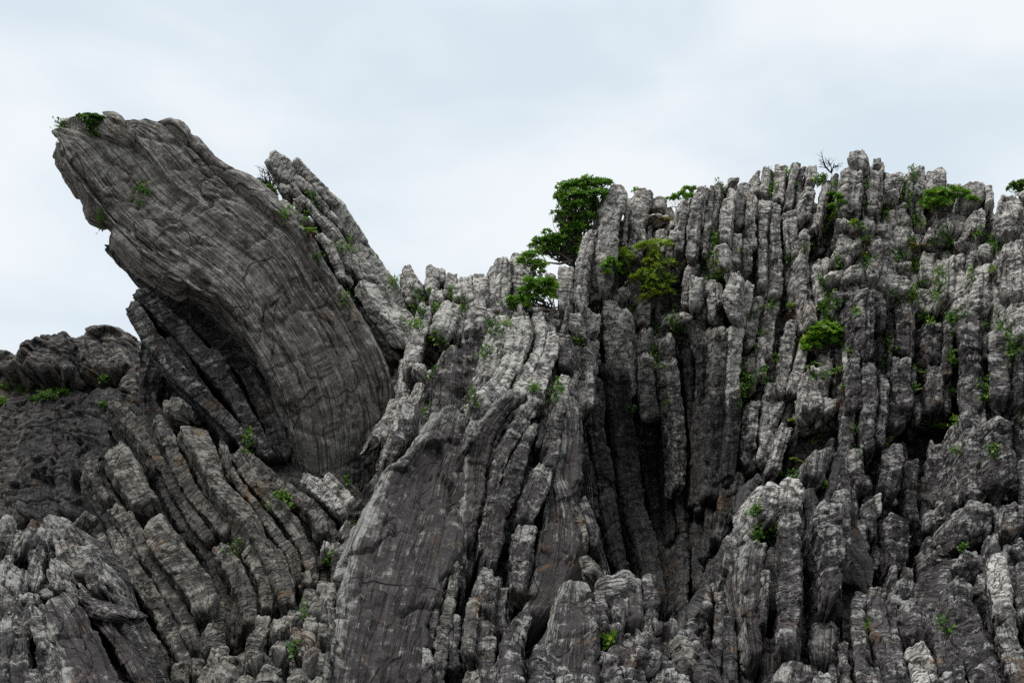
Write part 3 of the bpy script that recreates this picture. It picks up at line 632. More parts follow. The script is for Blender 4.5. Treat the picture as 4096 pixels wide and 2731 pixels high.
formation('rock_pinnacles', 'small jagged pinnacles and blocks in the notch between the leaning slabs and the cliff', Y_mid, [
 'z2 1110,840,40 1125,910,100 1150,990,140 1170,1060,130 | m=smooth d=0.3 mat=col yaw=0.3', 'z2 1285,850,70 1270,930,90 1260,1020,90 | m=col d=0.2', 'z2 1330,870,50 1330,960,60 | m=col d=0.4',
 'z2 1395,890,80 1390,970,90 1380,1050,90 | m=col d=0.3', 'z2 1480,905,90 1480,990,100 1490,1080,110 | m=col d=0.3', 'z2 1560,900,60 1560,1000,60 1560,1100,60 | m=col d=0.3', 'z2 1430,960,60 1420,1060,60 | m=col d=0.1',
 'z2 1100,1010,120 1190,1040,130 | m=boulder d=0.1', 'z2 1310,990,70 1300,1080,90 | m=col d=0.1', 'z2 1235,1080,80 1220,1170,110 1180,1300,120 1150,1420,100 1130,1500,80 | m=col d=-0.1',
 'z2 1410,1070,120 1370,1170,160 1340,1260,160 | m=smooth d=-0.15 mat=pale', 'z2 1545,1060,110 1550,1180,150 1530,1270,120 | m=smooth d=-0.1 mat=col', 'z2 1440,1180,80 1420,1280,90 | m=col d=0.1',
 'z2 1340,1350/1500,1290 1310,1420/1600,1330 1310,1480/1600,1480 | m=flank d=-0.3 yaw=0.3 mat=purple t=0.6 noinf=1 n=slab_face', 'z2 1190,1440,90 1185,1520,110 | m=col d=-0.2', 'z2 1290,1470,130 1300,1568,150 | m=boulder d=-0.4', 'z2 1480,1490/1620,1480 1470,1568/1640,1568 | m=boulder d=-0.5 ',
 'z6 620,30,60 610,110,70 590,180,80 | m=bed d=-0.1', 'z6 760,20,200 750,110,220 | m=boulder d=-0.45 mat=pale', 'z6 600,130,110 560,190,130 | m=boulder d=-0.1 mat=fold', 'z6 510,180,50 490,300,60 450,400,50 430,450,40 | m=bed d=0.1',
 'z3 190,630,110 170,740,125 165,850,130 170,980,120 | m=col d=0.2', 'z3 275,590,120 290,700,160 290,820,160 280,960,150 | m=smooth d=0.5 mat=col', 'z3 20,760,90 30,860,110 40,950,110 | m=col d=0.2', 'z3 60,1160,80 50,1280,90 40,1400,80 | m=bed d=-0.1 mat=purple',
], mat='col', infill=24, imode='col', iw=(30, 60), idy=0.3, part='rock_block', cat='rock pinnacles',
 base=dict(top='s 1560,1240 1640,1200 1800,1200 2000,1180 2120,1200 2240,1250', bot=[[1500, 2300], [1700, 2000], [2200, 1900]], dy=0.90))

formation('rock_buttress', 'tall rounded pillars at the left shoulder of the cliff beside the windswept pine-like shrub', Y_right, [
 'z3 888,180,50 880,240,140 845,350,150 825,480,140 810,620,150 795,760,130 800,860,80 | m=smooth d=-0.35 yaw=0.1 mat=col cap=1.2', 'z3 1055,215,100 1020,320,130 1000,430,110 990,560,100 980,680,90 | m=smooth d=-0.1 mat=col', 'z3 1130,260,90 1125,370,100 | m=smooth d=0.1 mat=col',
 'z3 950,280,50 930,400,45 915,600,35 | m=thin d=0.0', 'z3 735,470,70 690,570,90 665,700,100 645,840,100 640,980,80 | m=col d=-0.15', 'z3 560,700,100 545,830,110 550,970,80 | m=smooth d=0.0', 'z3 465,740,80 460,800,90 | m=smooth d=0.6 n=boulder',
 'z3 700,760,50 720,840,60 740,920,60 | m=col d=0.1', 'z3 1030,475,40 1035,570,40 | m=thin', 'z3 1075,450,45 1070,560,45 | m=thin', 'z3 1150,470,90 1150,560,95 1150,640,80 | m=col', 'z3 1215,480,50 1215,560,50 | m=col', 'z3 1160,385,100 1150,430,120 | m=boulder d=0.1', 'z3 1235,420,60 1230,480,60 | m=col d=0.1',
 'z3 610,975,80 610,1080,80 630,1170,80 | m=col', 'z3 735,965,110 735,1060,110 735,1150,90 | m=col', 'z3 680,1000,50 690,1100,50 | m=col d=0.1', 'z3 710,1155,110 720,1240,90 750,1320,80 | m=col d=0.1', 'z3 640,1190,80 650,1290,80 680,1400,60 | m=col d=0.1', 'z3 760,1380,90 740,1460,110 740,1600,110 | m=col d=-0.1 mat=fold',
 'z3 930,830,80 925,900,90 | m=boulder d=-0.1', 'z3 990,870,40 980,960,40 | m=thin', 'z3 860,860,90 855,920,110 | m=col d=0.1',
], mat='col', infill=24, iw=(24, 46), imode='col', idy=0.25, part='rock_pillar', cat='rock pillars',
 base=dict(top='z3 520,860 640,700 780,520 850,420 1000,420 1200,560 1260,600', bot=[[2200, 2000], [2900, 2000]], dy=1.00))

formation('rock_columns', 'packed thin upright columns along the skyline in the middle of the cliff', Y_right, [
 'z3 1310,290,70 1290,400,70 1270,500,65 1265,620,60 | d=-0.05', 'z3 1405,205,90 1370,320,85 1345,480,85 1330,660,80 | d=-0.2', 'z3 1465,210,35 1440,340,40 1400,600,45 | m=thin', 'z3 1500,190,40 1470,320,45 1440,480,50 1420,640,50 | m=thin', 'z3 1550,280,60 1545,420,80 1540,530,80 | d=-0.1', 'z3 1530,560,90 1525,650,95 1530,730,70 | m=smooth d=-0.15',
 'z4 70,330,30 60,420,40 45,560,45 30,720,40 | m=thin', 'z4 110,310,35 90,420,38 65,560,40 50,700,40 | m=thin', 'z4 205,280,62 200,330,60 | m=boulder d=-0.1', 'z4 195,345,60 165,430,70 150,530,70 140,640,65 | d=-0.15', 'z4 265,310,60 240,400,68 230,480,60 225,570,55', 'z4 125,650,70 125,730,85 130,800,60 | m=smooth d=-0.25',
 'z4 215,590,55 205,690,60 205,790,50', 'z4 270,620,45 272,720,50 275,830,45', 'z4 312,390,50 300,480,42 298,580,40 315,690,30 | m=thin', 'z4 375,215,60 365,300,62 350,390,60', 'z4 455,210,75 442,320,68 440,430,68 | d=-0.1', 'z4 330,250,30 330,370,30 | m=thin', 'z4 545,195,60 520,300,50 505,390,50 495,460,50', 'z4 590,225,30 565,330,35 550,440,35 | m=thin',
 'z4 635,210,65 630,310,62 | d=-0.05', 'z4 625,330,50 615,420,70 595,540,60 | d=-0.1', 'z4 375,405,75 360,500,70 350,600,55 350,720,55 350,890,60 | d=-0.1', 'z4 440,430,60 430,540,62 435,650,60 440,760,60 440,960,65 | d=-0.15', 'z4 515,460,80 520,560,78 535,650,60 545,730,45 | d=-0.15 m=smooth', 'z4 510,740,55 520,850,55 525,950,55 530,1030,50',
 'z4 600,570,50 600,700,55 595,820,60 605,940,60 640,1100,60 | m=thin', 'z4 655,480,40 650,580,40 | m=thin', 'z4 730,300,45 710,400,45 700,500,35 | m=thin d=0.1', 'z4 690,380,30 670,480,35 655,560,30 | m=thin', 'z4 280,370,50 275,470,40 270,560,40 | m=thin', 'z4 410,380,40 410,480,40 | m=thin', 'z4 480,480,50 490,600,45 500,720,40 | m=thin', 'z4 660,760,50 665,870,50 680,990,50 | m=thin',
 'z4 15,330,50 10,440,60 0,560,60', 'z4 545,1000,40 560,1090,40 | m=thin d=0.1', 'z4 390,880,40 385,960,40 | m=thin',
], mat='col', infill=60, iw=(16, 34), idy=0.55, part='rock_column', cat='rock columns',
 base=dict(top='z3 1240,420 1330,300 1500,280 1574,330 1900,330 2050,280 2200,420', bot=[[2600, 2000], [3400, 2000]], dy=0.90))

formation('rock_columns', 'highest group of thick columns with the broad summit pillar of the cliff', Y_right, [
 'z4 880,120,70 880,170,110 878,215,120 | m=col d=-0.25', 'z4 872,215,120 862,300,135 850,400,135 855,490,120 | m=col d=-0.35', 'z4 830,510,110 815,570,150 | m=col d=-0.3', 'z4 990,175,50 993,230,70 | m=col', 'z4 985,240,70 970,350,78 962,480,80 | m=col d=-0.1', 'z4 950,490,80 950,600,90 | m=col',
 'z4 1025,200,30 1020,300,28 1018,400,25 | m=thin', 'z4 1100,240,110 1095,330,112 1090,410,95 | m=smooth mat=col', 'z4 1125,425,70 1135,490,90 1150,560,70 | m=col', 'z4 1240,215,70 1240,300,78 1235,400,75 | m=col d=-0.1', 'z4 1340,230,90 1348,300,110 1352,370,100 | m=smooth mat=col', 'z4 1180,250,35 1180,400,35 | m=thin', 'z4 1285,255,30 1280,360,30 | m=thin',
 'z4 1525,288,110 1545,350,150 1560,430,120 | m=smooth d=-0.1 mat=col', 'z4 1618,325,45 1628,430,50 | m=col', 'z4 1440,460,110 1440,520,130 1440,600,125 | m=boulder d=-0.2', 'z4 1572,450,95 1568,530,100 1560,610,90 | m=col d=-0.15', 'z4 1440,315,50 1445,380,50 | m=col d=0.1', 'z4 1235,420,50 1240,520,60 1245,580,60 | m=col d=0.1', 'z4 1180,420,40 1200,520,40 | m=thin d=0.1',
 'z4 935,250,30 925,400,30 915,520,30 | m=thin d=0.1', 'z4 1060,260,30 1050,400,30 | m=thin d=0.1', 'z4 1390,340,60 1400,420,50 | m=col d=0.1', 'z4 770,260,40 750,380,40 | m=thin d=0.15',
], mat='col', infill=20, iw=(24, 44), idy=0.55, part='rock_column', cat='rock columns',
 base=dict(top='z4 700,420 800,300 940,260 1100,320 1400,330 1640,440 1700,520 2250,640', bot=[[3200, 1150], [4096, 1150]], dy=0.90))

formation('rock_blocks', 'short rounded blocks in broken rows below the summit columns', Y_right, [
 'z4 1130,545,90 1125,610,110 1110,690,90 | m=smooth mat=col', 'z4 1030,545,50 1020,600,60 | m=col', 'z4 1000,600,110 1010,660,120 1030,730,80 | m=boulder', 'z4 850,600,120 820,680,110 780,770,130 | m=col d=-0.1', 'z4 760,800,110 760,870,120 | m=boulder d=-0.1', 'z4 880,760,60 878,810,90 880,860,70 | m=boulder d=-0.1', 'z4 985,735,90 975,790,95 960,850,80 | m=boulder d=-0.1',
 'z4 1068,745,60 1055,810,75 | m=boulder', 'z4 1220,590,60 1215,640,70 | m=boulder', 'z4 1330,570,90 1310,660,90 | m=col', 'z4 1285,700,90 1270,790,90 1270,860,80 | m=col', 'z4 1500,615,120 1500,665,130 | m=boulder d=-0.1', 'z4 1445,700,110 1440,790,135 1445,880,145 1420,1010,150 | m=col d=-0.2', 'z4 1605,640,100 1600,740,110 | m=col d=-0.1', 'z4 1595,760,110 1600,880,110 1600,980,115 1600,1060,100 | m=col d=-0.1',
 'z4 1120,820,130 1110,880,160 1105,950,130 | m=boulder d=-0.1', 'z4 1150,750,80 1150,800,80 | m=col', 'z4 1210,830,40 1200,950,45 | m=thin', 'z4 1265,900,90 1255,980,95 1250,1050,80 | m=smooth mat=col', 'z4 1040,840,70 1020,900,60 | m=col', 'z4 780,900,110 790,960,100 | m=col d=0', 'z4 1255,620,50 1250,680,60 | m=boulder', 'z4 1350,740,50 1345,850,50 | m=thin', 'z4 1520,740,50 1520,860,40 | m=thin', 'z4 900,640,60 910,700,70 | m=boulder d=0.1', 'z4 730,960,60 740,1060,60 | m=col',
], mat='col', infill=40, iw=(36, 70), imode='boulder', idy=0.2, part='rock_block', cat='rock blocks',
 base=dict(top='z4 690,600 1000,520 1400,520 1700,560', bot=[[3200, 1500], [4096, 1500]], dy=0.80))

formation('rock_pillar', 'massive cracked pillar cut off by the right edge of the picture', Y_right, [
 'z4 1745,365,120 1740,430,160 1725,520,165 1730,620,150 | m=col d=-0.3', 'z4 1750,620,140 1760,740,150 1760,860,160 1765,960,160 | m=col d=-0.35', 'z4 1790,960,130 1795,1080,120 1810,1200,110 | m=col d=-0.3', 'z4 1830,440,80 1840,600,80 1840,900,80 | m=col d=-0.1', 'z4 1680,600,50 1690,740,60 1700,860,60 | m=col d=0', 'z4 1700,900,50 1720,1020,60 1740,1140,50 | m=col d=0', 'z4 1800,350,70 1840,420,90 | m=boulder d=0.1',
], mat='col', infill=8, iw=(30, 50), imode='col', idy=0.25, part='rock_column', cat='rock pillar',
 base=dict(top='z4 1640,620 1720,480 1860,440 2250,480', bot=[[3900, 2000], [4200, 2000]], dy=0.80))

formation('rock_columns', 'pale knobbly column tier under the two green shrubs on the cliff', Y_right, [
 'z3 860,925,160 855,1030,160 858,1180,150 885,1360,150 910,1480,130 940,1568,120 | m=col d=-0.35', 'z3 1045,880,80 1040,980,90 1038,1080,95 | m=col d=-0.1', 'z3 1040,1090,95 1040,1220,105 1045,1340,100 1060,1500,100 1075,1620,95 | m=col d=-0.15', 'z3 1170,1000,60 1175,1100,80 | m=col', 'z3 1180,1130,90 1190,1260,95 1210,1400,90 1220,1568,90 | m=smooth d=-0.15 mat=col',
 'z3 1350,680,80 1305,790,70 1290,880,60 1285,970,60 | m=col', 'z3 1370,760,100 1360,860,95 1350,970,80 | m=smooth mat=pale d=-0.1', 'z3 1440,780,60 1430,900,55 | m=thin', 'z3 1330,1000,70 1320,1070,70 | m=boulder', 'z3 1470,860,60 1460,960,60 1455,1050,50 | m=col', 'z3 950,1050,40 950,1200,40 960,1300,40 | m=thin', 'z3 1120,1130,40 1130,1240,40 1140,1350,40 | m=thin',
 'z4 185,800,115 180,890,112 175,960,105 180,1090,70 | m=col d=-0.3', 'z4 283,865,60 268,970,70 250,1060,60 | m=col', 'z4 345,950,60 315,1070,60 295,1160,60 290,1250,60 | m=col', 'z4 420,965,80 402,1060,70 385,1200,65 375,1310,60 | m=col', 'z4 525,1070,80 505,1170,90 485,1290,100 465,1400,90 450,1500,70 | m=col d=-0.1', 'z4 580,1210,55 560,1330,70 530,1430,80 510,1500,70 | m=col',
 'z4 120,1105,90 118,1200,90 115,1330,95 115,1568,90 | m=smooth mat=fold', 'z4 215,1110,70 205,1230,80 200,1350,72 200,1480,70 200,1600,70 | m=bed mat=pale d=-0.1', 'z4 300,1270,60 300,1370,60 290,1500,50 | m=col mat=fold', 'z4 55,1200,35 52,1350,35 50,1568,35 | m=thin', 'z4 60,860,70 62,970,65 60,1090,50 | m=col', 'z4 15,850,40 10,1000,40 | m=thin', 'z4 110,870,40 120,1000,40 | m=thin',
 'z4 350,1180,50 345,1280,50 350,1400,50 | m=col', 'z4 400,1430,60 400,1520,70 | m=col', 'z4 670,1335,70 650,1420,120 640,1500,140 650,1600,140 | m=boulder d=-0.2', 'z4 600,1370,60 590,1440,70 | m=boulder d=-0.1', 'z4 740,1510,90 740,1600,90 | m=col',
], mat='col', infill=60, iw=(18, 42), idy=0.55, part='rock_column', cat='rock columns',
 base=dict(top='z3 800,960 1000,900 1300,760 1500,840 1700,900 1900,1050 2200,1300', bot=[[2200, 2300], [3400, 2100]], dy=0.85))

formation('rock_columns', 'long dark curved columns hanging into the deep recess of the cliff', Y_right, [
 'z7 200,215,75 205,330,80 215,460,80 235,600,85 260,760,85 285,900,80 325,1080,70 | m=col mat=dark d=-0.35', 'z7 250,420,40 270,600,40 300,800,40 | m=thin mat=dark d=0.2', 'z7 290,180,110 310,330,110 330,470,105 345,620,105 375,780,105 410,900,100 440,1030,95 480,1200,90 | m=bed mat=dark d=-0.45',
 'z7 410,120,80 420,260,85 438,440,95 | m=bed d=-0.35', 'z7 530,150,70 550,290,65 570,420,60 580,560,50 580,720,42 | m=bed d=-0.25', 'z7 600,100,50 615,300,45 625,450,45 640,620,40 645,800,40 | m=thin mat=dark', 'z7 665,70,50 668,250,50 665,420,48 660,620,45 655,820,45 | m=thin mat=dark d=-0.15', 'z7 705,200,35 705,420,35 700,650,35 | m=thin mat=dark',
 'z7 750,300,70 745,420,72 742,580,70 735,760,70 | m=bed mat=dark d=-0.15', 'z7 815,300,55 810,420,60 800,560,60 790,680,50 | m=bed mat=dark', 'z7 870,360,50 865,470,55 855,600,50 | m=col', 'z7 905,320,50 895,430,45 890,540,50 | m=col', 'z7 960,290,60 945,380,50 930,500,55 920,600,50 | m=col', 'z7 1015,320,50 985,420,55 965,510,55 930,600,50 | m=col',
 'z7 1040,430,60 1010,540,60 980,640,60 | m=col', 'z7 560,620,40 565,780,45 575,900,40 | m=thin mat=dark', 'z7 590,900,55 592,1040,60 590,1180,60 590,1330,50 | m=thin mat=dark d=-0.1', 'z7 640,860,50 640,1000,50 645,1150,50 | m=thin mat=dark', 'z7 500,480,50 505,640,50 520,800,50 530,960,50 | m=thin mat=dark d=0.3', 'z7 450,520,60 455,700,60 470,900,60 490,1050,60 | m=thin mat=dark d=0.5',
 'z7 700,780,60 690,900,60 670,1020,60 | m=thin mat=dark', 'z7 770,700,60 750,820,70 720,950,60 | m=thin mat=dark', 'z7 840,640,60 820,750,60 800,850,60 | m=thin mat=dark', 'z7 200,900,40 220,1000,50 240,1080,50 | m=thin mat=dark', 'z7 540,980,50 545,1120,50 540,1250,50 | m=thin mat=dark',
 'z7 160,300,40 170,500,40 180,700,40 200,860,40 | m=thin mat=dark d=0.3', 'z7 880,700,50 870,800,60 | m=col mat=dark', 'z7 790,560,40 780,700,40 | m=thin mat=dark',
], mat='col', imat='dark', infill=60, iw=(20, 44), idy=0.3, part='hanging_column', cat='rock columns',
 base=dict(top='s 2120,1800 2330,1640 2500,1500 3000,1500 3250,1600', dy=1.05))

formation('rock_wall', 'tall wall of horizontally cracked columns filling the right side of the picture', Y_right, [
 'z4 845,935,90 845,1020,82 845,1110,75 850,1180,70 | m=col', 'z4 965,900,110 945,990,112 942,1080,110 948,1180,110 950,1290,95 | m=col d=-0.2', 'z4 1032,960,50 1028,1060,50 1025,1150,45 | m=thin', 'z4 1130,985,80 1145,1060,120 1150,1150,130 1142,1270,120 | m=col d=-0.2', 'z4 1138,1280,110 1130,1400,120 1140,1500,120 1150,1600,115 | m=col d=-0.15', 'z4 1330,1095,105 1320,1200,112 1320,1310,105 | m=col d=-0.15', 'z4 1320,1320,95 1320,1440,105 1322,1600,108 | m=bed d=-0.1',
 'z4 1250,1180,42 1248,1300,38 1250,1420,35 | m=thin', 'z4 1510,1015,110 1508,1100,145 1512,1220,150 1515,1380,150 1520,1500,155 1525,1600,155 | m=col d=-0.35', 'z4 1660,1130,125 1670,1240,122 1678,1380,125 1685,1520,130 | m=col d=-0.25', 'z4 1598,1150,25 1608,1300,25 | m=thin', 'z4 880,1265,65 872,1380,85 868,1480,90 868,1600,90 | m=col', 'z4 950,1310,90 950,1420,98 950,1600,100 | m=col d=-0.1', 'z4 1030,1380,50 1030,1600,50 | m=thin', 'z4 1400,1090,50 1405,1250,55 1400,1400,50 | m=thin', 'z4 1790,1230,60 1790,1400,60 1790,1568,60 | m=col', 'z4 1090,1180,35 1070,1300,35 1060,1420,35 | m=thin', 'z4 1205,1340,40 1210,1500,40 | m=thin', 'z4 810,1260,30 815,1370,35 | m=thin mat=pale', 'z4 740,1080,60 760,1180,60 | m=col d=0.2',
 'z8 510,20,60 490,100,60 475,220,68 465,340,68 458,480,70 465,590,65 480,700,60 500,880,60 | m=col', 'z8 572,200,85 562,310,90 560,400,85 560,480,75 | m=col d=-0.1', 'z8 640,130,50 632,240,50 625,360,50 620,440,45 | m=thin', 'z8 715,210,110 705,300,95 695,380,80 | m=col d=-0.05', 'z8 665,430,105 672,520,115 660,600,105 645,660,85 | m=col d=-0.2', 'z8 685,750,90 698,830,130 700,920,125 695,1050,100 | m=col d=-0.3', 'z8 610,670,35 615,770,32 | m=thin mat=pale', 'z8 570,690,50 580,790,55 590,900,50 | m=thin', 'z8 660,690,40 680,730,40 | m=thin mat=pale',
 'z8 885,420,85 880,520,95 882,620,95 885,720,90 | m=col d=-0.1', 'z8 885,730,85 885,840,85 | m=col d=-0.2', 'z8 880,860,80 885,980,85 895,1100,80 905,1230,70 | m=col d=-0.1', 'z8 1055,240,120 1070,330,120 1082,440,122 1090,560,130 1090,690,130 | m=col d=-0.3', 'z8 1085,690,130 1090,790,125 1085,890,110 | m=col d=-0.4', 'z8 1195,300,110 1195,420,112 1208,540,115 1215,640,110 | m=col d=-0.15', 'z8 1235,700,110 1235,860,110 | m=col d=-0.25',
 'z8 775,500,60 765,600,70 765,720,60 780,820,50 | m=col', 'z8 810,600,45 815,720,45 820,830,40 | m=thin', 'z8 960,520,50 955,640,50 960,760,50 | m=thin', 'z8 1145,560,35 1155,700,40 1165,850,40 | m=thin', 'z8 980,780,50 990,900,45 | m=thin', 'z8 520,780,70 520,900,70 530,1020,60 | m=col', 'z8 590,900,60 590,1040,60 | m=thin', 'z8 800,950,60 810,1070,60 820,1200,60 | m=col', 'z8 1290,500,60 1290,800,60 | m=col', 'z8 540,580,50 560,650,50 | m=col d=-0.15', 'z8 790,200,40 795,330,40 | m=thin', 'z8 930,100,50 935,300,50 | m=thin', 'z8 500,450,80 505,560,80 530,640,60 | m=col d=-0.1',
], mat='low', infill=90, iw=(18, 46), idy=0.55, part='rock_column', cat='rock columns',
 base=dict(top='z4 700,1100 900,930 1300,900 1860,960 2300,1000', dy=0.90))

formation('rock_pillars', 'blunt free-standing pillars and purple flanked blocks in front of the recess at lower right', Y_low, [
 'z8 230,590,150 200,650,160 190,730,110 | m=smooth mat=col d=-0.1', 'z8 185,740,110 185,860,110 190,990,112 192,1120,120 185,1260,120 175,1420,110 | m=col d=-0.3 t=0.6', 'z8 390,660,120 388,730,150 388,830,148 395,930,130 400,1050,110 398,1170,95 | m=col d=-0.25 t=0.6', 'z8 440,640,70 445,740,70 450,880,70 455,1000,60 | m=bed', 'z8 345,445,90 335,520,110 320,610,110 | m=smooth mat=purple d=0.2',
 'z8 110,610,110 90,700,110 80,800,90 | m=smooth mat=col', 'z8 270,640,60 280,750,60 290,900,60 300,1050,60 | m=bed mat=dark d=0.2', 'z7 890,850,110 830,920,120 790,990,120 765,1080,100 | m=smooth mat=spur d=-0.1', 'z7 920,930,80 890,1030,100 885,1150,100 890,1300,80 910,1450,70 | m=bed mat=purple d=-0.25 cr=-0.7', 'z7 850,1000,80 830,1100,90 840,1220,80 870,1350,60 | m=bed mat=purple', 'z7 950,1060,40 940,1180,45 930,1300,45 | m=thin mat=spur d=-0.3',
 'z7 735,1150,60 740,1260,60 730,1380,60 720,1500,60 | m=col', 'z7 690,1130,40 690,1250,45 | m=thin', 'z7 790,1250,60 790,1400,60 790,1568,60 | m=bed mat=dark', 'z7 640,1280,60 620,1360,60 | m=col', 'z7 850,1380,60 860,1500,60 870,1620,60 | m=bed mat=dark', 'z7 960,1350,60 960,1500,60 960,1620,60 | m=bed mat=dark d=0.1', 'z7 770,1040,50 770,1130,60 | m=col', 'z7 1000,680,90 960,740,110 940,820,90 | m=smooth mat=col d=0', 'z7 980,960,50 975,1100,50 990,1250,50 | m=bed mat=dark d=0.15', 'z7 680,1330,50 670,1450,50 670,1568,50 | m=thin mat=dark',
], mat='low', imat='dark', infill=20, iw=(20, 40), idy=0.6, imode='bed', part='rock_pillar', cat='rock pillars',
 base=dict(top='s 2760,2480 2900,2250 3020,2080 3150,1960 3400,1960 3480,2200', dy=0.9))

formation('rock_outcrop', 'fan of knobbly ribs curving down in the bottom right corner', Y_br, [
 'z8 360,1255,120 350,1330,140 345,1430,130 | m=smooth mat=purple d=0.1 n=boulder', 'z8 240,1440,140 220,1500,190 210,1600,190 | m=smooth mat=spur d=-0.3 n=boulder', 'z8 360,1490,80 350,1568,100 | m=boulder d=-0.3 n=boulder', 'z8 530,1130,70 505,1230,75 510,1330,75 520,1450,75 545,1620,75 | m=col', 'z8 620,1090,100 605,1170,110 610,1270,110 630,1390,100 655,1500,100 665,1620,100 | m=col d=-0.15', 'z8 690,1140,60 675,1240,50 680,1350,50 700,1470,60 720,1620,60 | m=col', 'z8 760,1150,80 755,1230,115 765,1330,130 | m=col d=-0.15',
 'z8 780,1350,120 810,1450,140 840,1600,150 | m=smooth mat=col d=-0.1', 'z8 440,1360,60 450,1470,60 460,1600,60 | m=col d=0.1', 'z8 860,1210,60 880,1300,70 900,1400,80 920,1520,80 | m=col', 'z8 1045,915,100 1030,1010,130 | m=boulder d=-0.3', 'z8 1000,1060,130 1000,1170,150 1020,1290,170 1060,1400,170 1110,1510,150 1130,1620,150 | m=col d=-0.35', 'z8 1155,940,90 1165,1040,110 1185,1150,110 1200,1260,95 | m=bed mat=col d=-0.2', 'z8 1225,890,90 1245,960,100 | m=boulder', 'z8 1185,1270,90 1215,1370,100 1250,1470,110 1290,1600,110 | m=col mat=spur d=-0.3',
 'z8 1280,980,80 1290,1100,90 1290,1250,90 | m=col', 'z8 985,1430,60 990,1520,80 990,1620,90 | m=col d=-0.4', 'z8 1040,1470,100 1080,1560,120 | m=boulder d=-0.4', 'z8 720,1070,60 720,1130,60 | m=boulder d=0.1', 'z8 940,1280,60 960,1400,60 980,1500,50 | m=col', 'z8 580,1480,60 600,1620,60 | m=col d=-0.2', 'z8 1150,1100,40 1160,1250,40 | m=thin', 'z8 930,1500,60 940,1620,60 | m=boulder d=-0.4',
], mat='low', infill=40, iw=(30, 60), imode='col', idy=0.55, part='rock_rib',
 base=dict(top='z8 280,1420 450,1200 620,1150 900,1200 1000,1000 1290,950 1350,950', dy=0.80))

formation('rock_blocks', 'cracked blocks with one pointed purple fin at the bottom centre', Y_bot, [
 'z7 75,1110/140,1110 20,1220/190,1200 -20,1340/215,1320 -60,1470/220,1450 -100,1640/215,1640 | m=flank d=-0.7 yaw=0.45 mat=purple t=0.35 noinf=1 cr=-1 n=pointed_fin cap=0.5', 'z6 1170,1190,80 1120,1270,110 1090,1350,140 1080,1440,150 1060,1640,160 | m=smooth mat=spur d=-0.9 n=rounded_rib', 'z7 270,1070,110 290,1120,170 290,1190,190 | m=boulder d=0', 'z7 360,1100,80 370,1200,90 370,1290,90 | m=col d=0 mat=purple', 'z7 220,1150,60 230,1260,60 240,1340,50 | m=col d=-0.1', 'z7 280,1290,90 275,1330,110 | m=boulder d=-0.2 mat=spur', 'z7 310,1180,70 320,1260,80 | m=col d=-0.1',
 'z7 495,1265,110 495,1320,150 | m=boulder d=-0.1 mat=spur', 'z7 590,1330,70 590,1400,80 | m=boulder', 'z7 540,1350,80 570,1430,110 600,1500,90 | m=boulder d=0.1 mat=fold', 'z7 440,1390,130 430,1450,140 | m=boulder d=-0.3', 'z7 330,1400,130 320,1460,150 | m=boulder d=-0.3', 'z7 250,1420,80 250,1500,90 | m=boulder d=-0.4', 'z7 370,1480,130 360,1568,140 | m=boulder d=-0.5', 'z7 510,1470,90 520,1568,110 | m=boulder d=-0.4 mat=spur', 'z7 580,1500,80 580,1600,80 | m=boulder d=-0.4',
 'z7 280,1540,100 280,1620,100 | m=boulder d=-0.6', 'z7 460,1540,80 450,1620,90 | m=boulder d=-0.6', 'z7 140,1000,60 170,1080,100 | m=smooth mat=fold d=0.3', 'z6 1340,1480,70 1310,1568,120 | m=boulder d=-1.1 mat=spur', 'z6 1240,1345,80 1220,1450,110 1210,1600,110 | m=smooth d=-0.8', 'z7 0,1490,70 -10,1600,80 | m=boulder d=-1.2', 'z7 70,1510,70 70,1600,90 | m=boulder d=-1.2 mat=spur', 'z7 170,1510,60 180,1600,70 | m=boulder d=-1.1',
 'z7 400,1310,70 400,1380,80 | m=boulder d=-0.1', 'z7 450,1240,50 430,1310,60 | m=boulder d=0.1 mat=dark',
], mat='low', infill=16, imode='boulder', iw=(50, 90), idy=0.25, part='stone',
 base=dict(top='z7 -60,1450 100,1200 270,1120 400,1180 500,1330 640,1450', dy=0.80))

for fi, F in enumerate(FORM): build_formation(F, fi)

# ground and bedrock behind
def terrain():
    y = np.concatenate([np.linspace(-30, 6, 10), np.linspace(6.5, 30, 60), np.array([40, 60, 100, 200, 500, 1200, 2500.])])
    x = np.concatenate([-np.array([2500, 900, 300, 100, 50.]), np.linspace(-30, 30, 130), np.array([50, 100, 300, 900, 2500.])])
    X, Y = np.meshgrid(x, y)
    Z = 0*X
    m = (np.abs(X) < 45) & (Y < 60)
    P = np.stack([X, Y, Z], -1)
    h = 0.35*fbm(P*0.5, 4) + 0.2*fbm(P*2.1, 3)
    hill = 0
    P[..., 2] = np.where(m, h, -0.3) + hill
    grid_mesh('ground', [(P, np.stack([X, Y], -1), 0*X)], M['far'])
    tag(bpy.data.objects['ground'], kind='structure')
terrain()
# ------------------------------------------------------------------ plants
bpy.context.view_layer.update()
DG = bpy.context.evaluated_depsgraph_get()
def hit(x, y, fallback=16.5):
    """Where the rock surface lies in direction (x, y)."""
    p = W3(x, y, 10.0); d = Vector(p - CAM).normalized()
    ok, loc, nrm, *_ = SC.ray_cast(DG, Vector(CAM), d, distance=60)
    if ok and loc.y < 24 or (ok and x < 700): return np.array(loc), np.array(nrm)
    return W3(x, y, fallback), np.array([0, -0.5, 0.85])

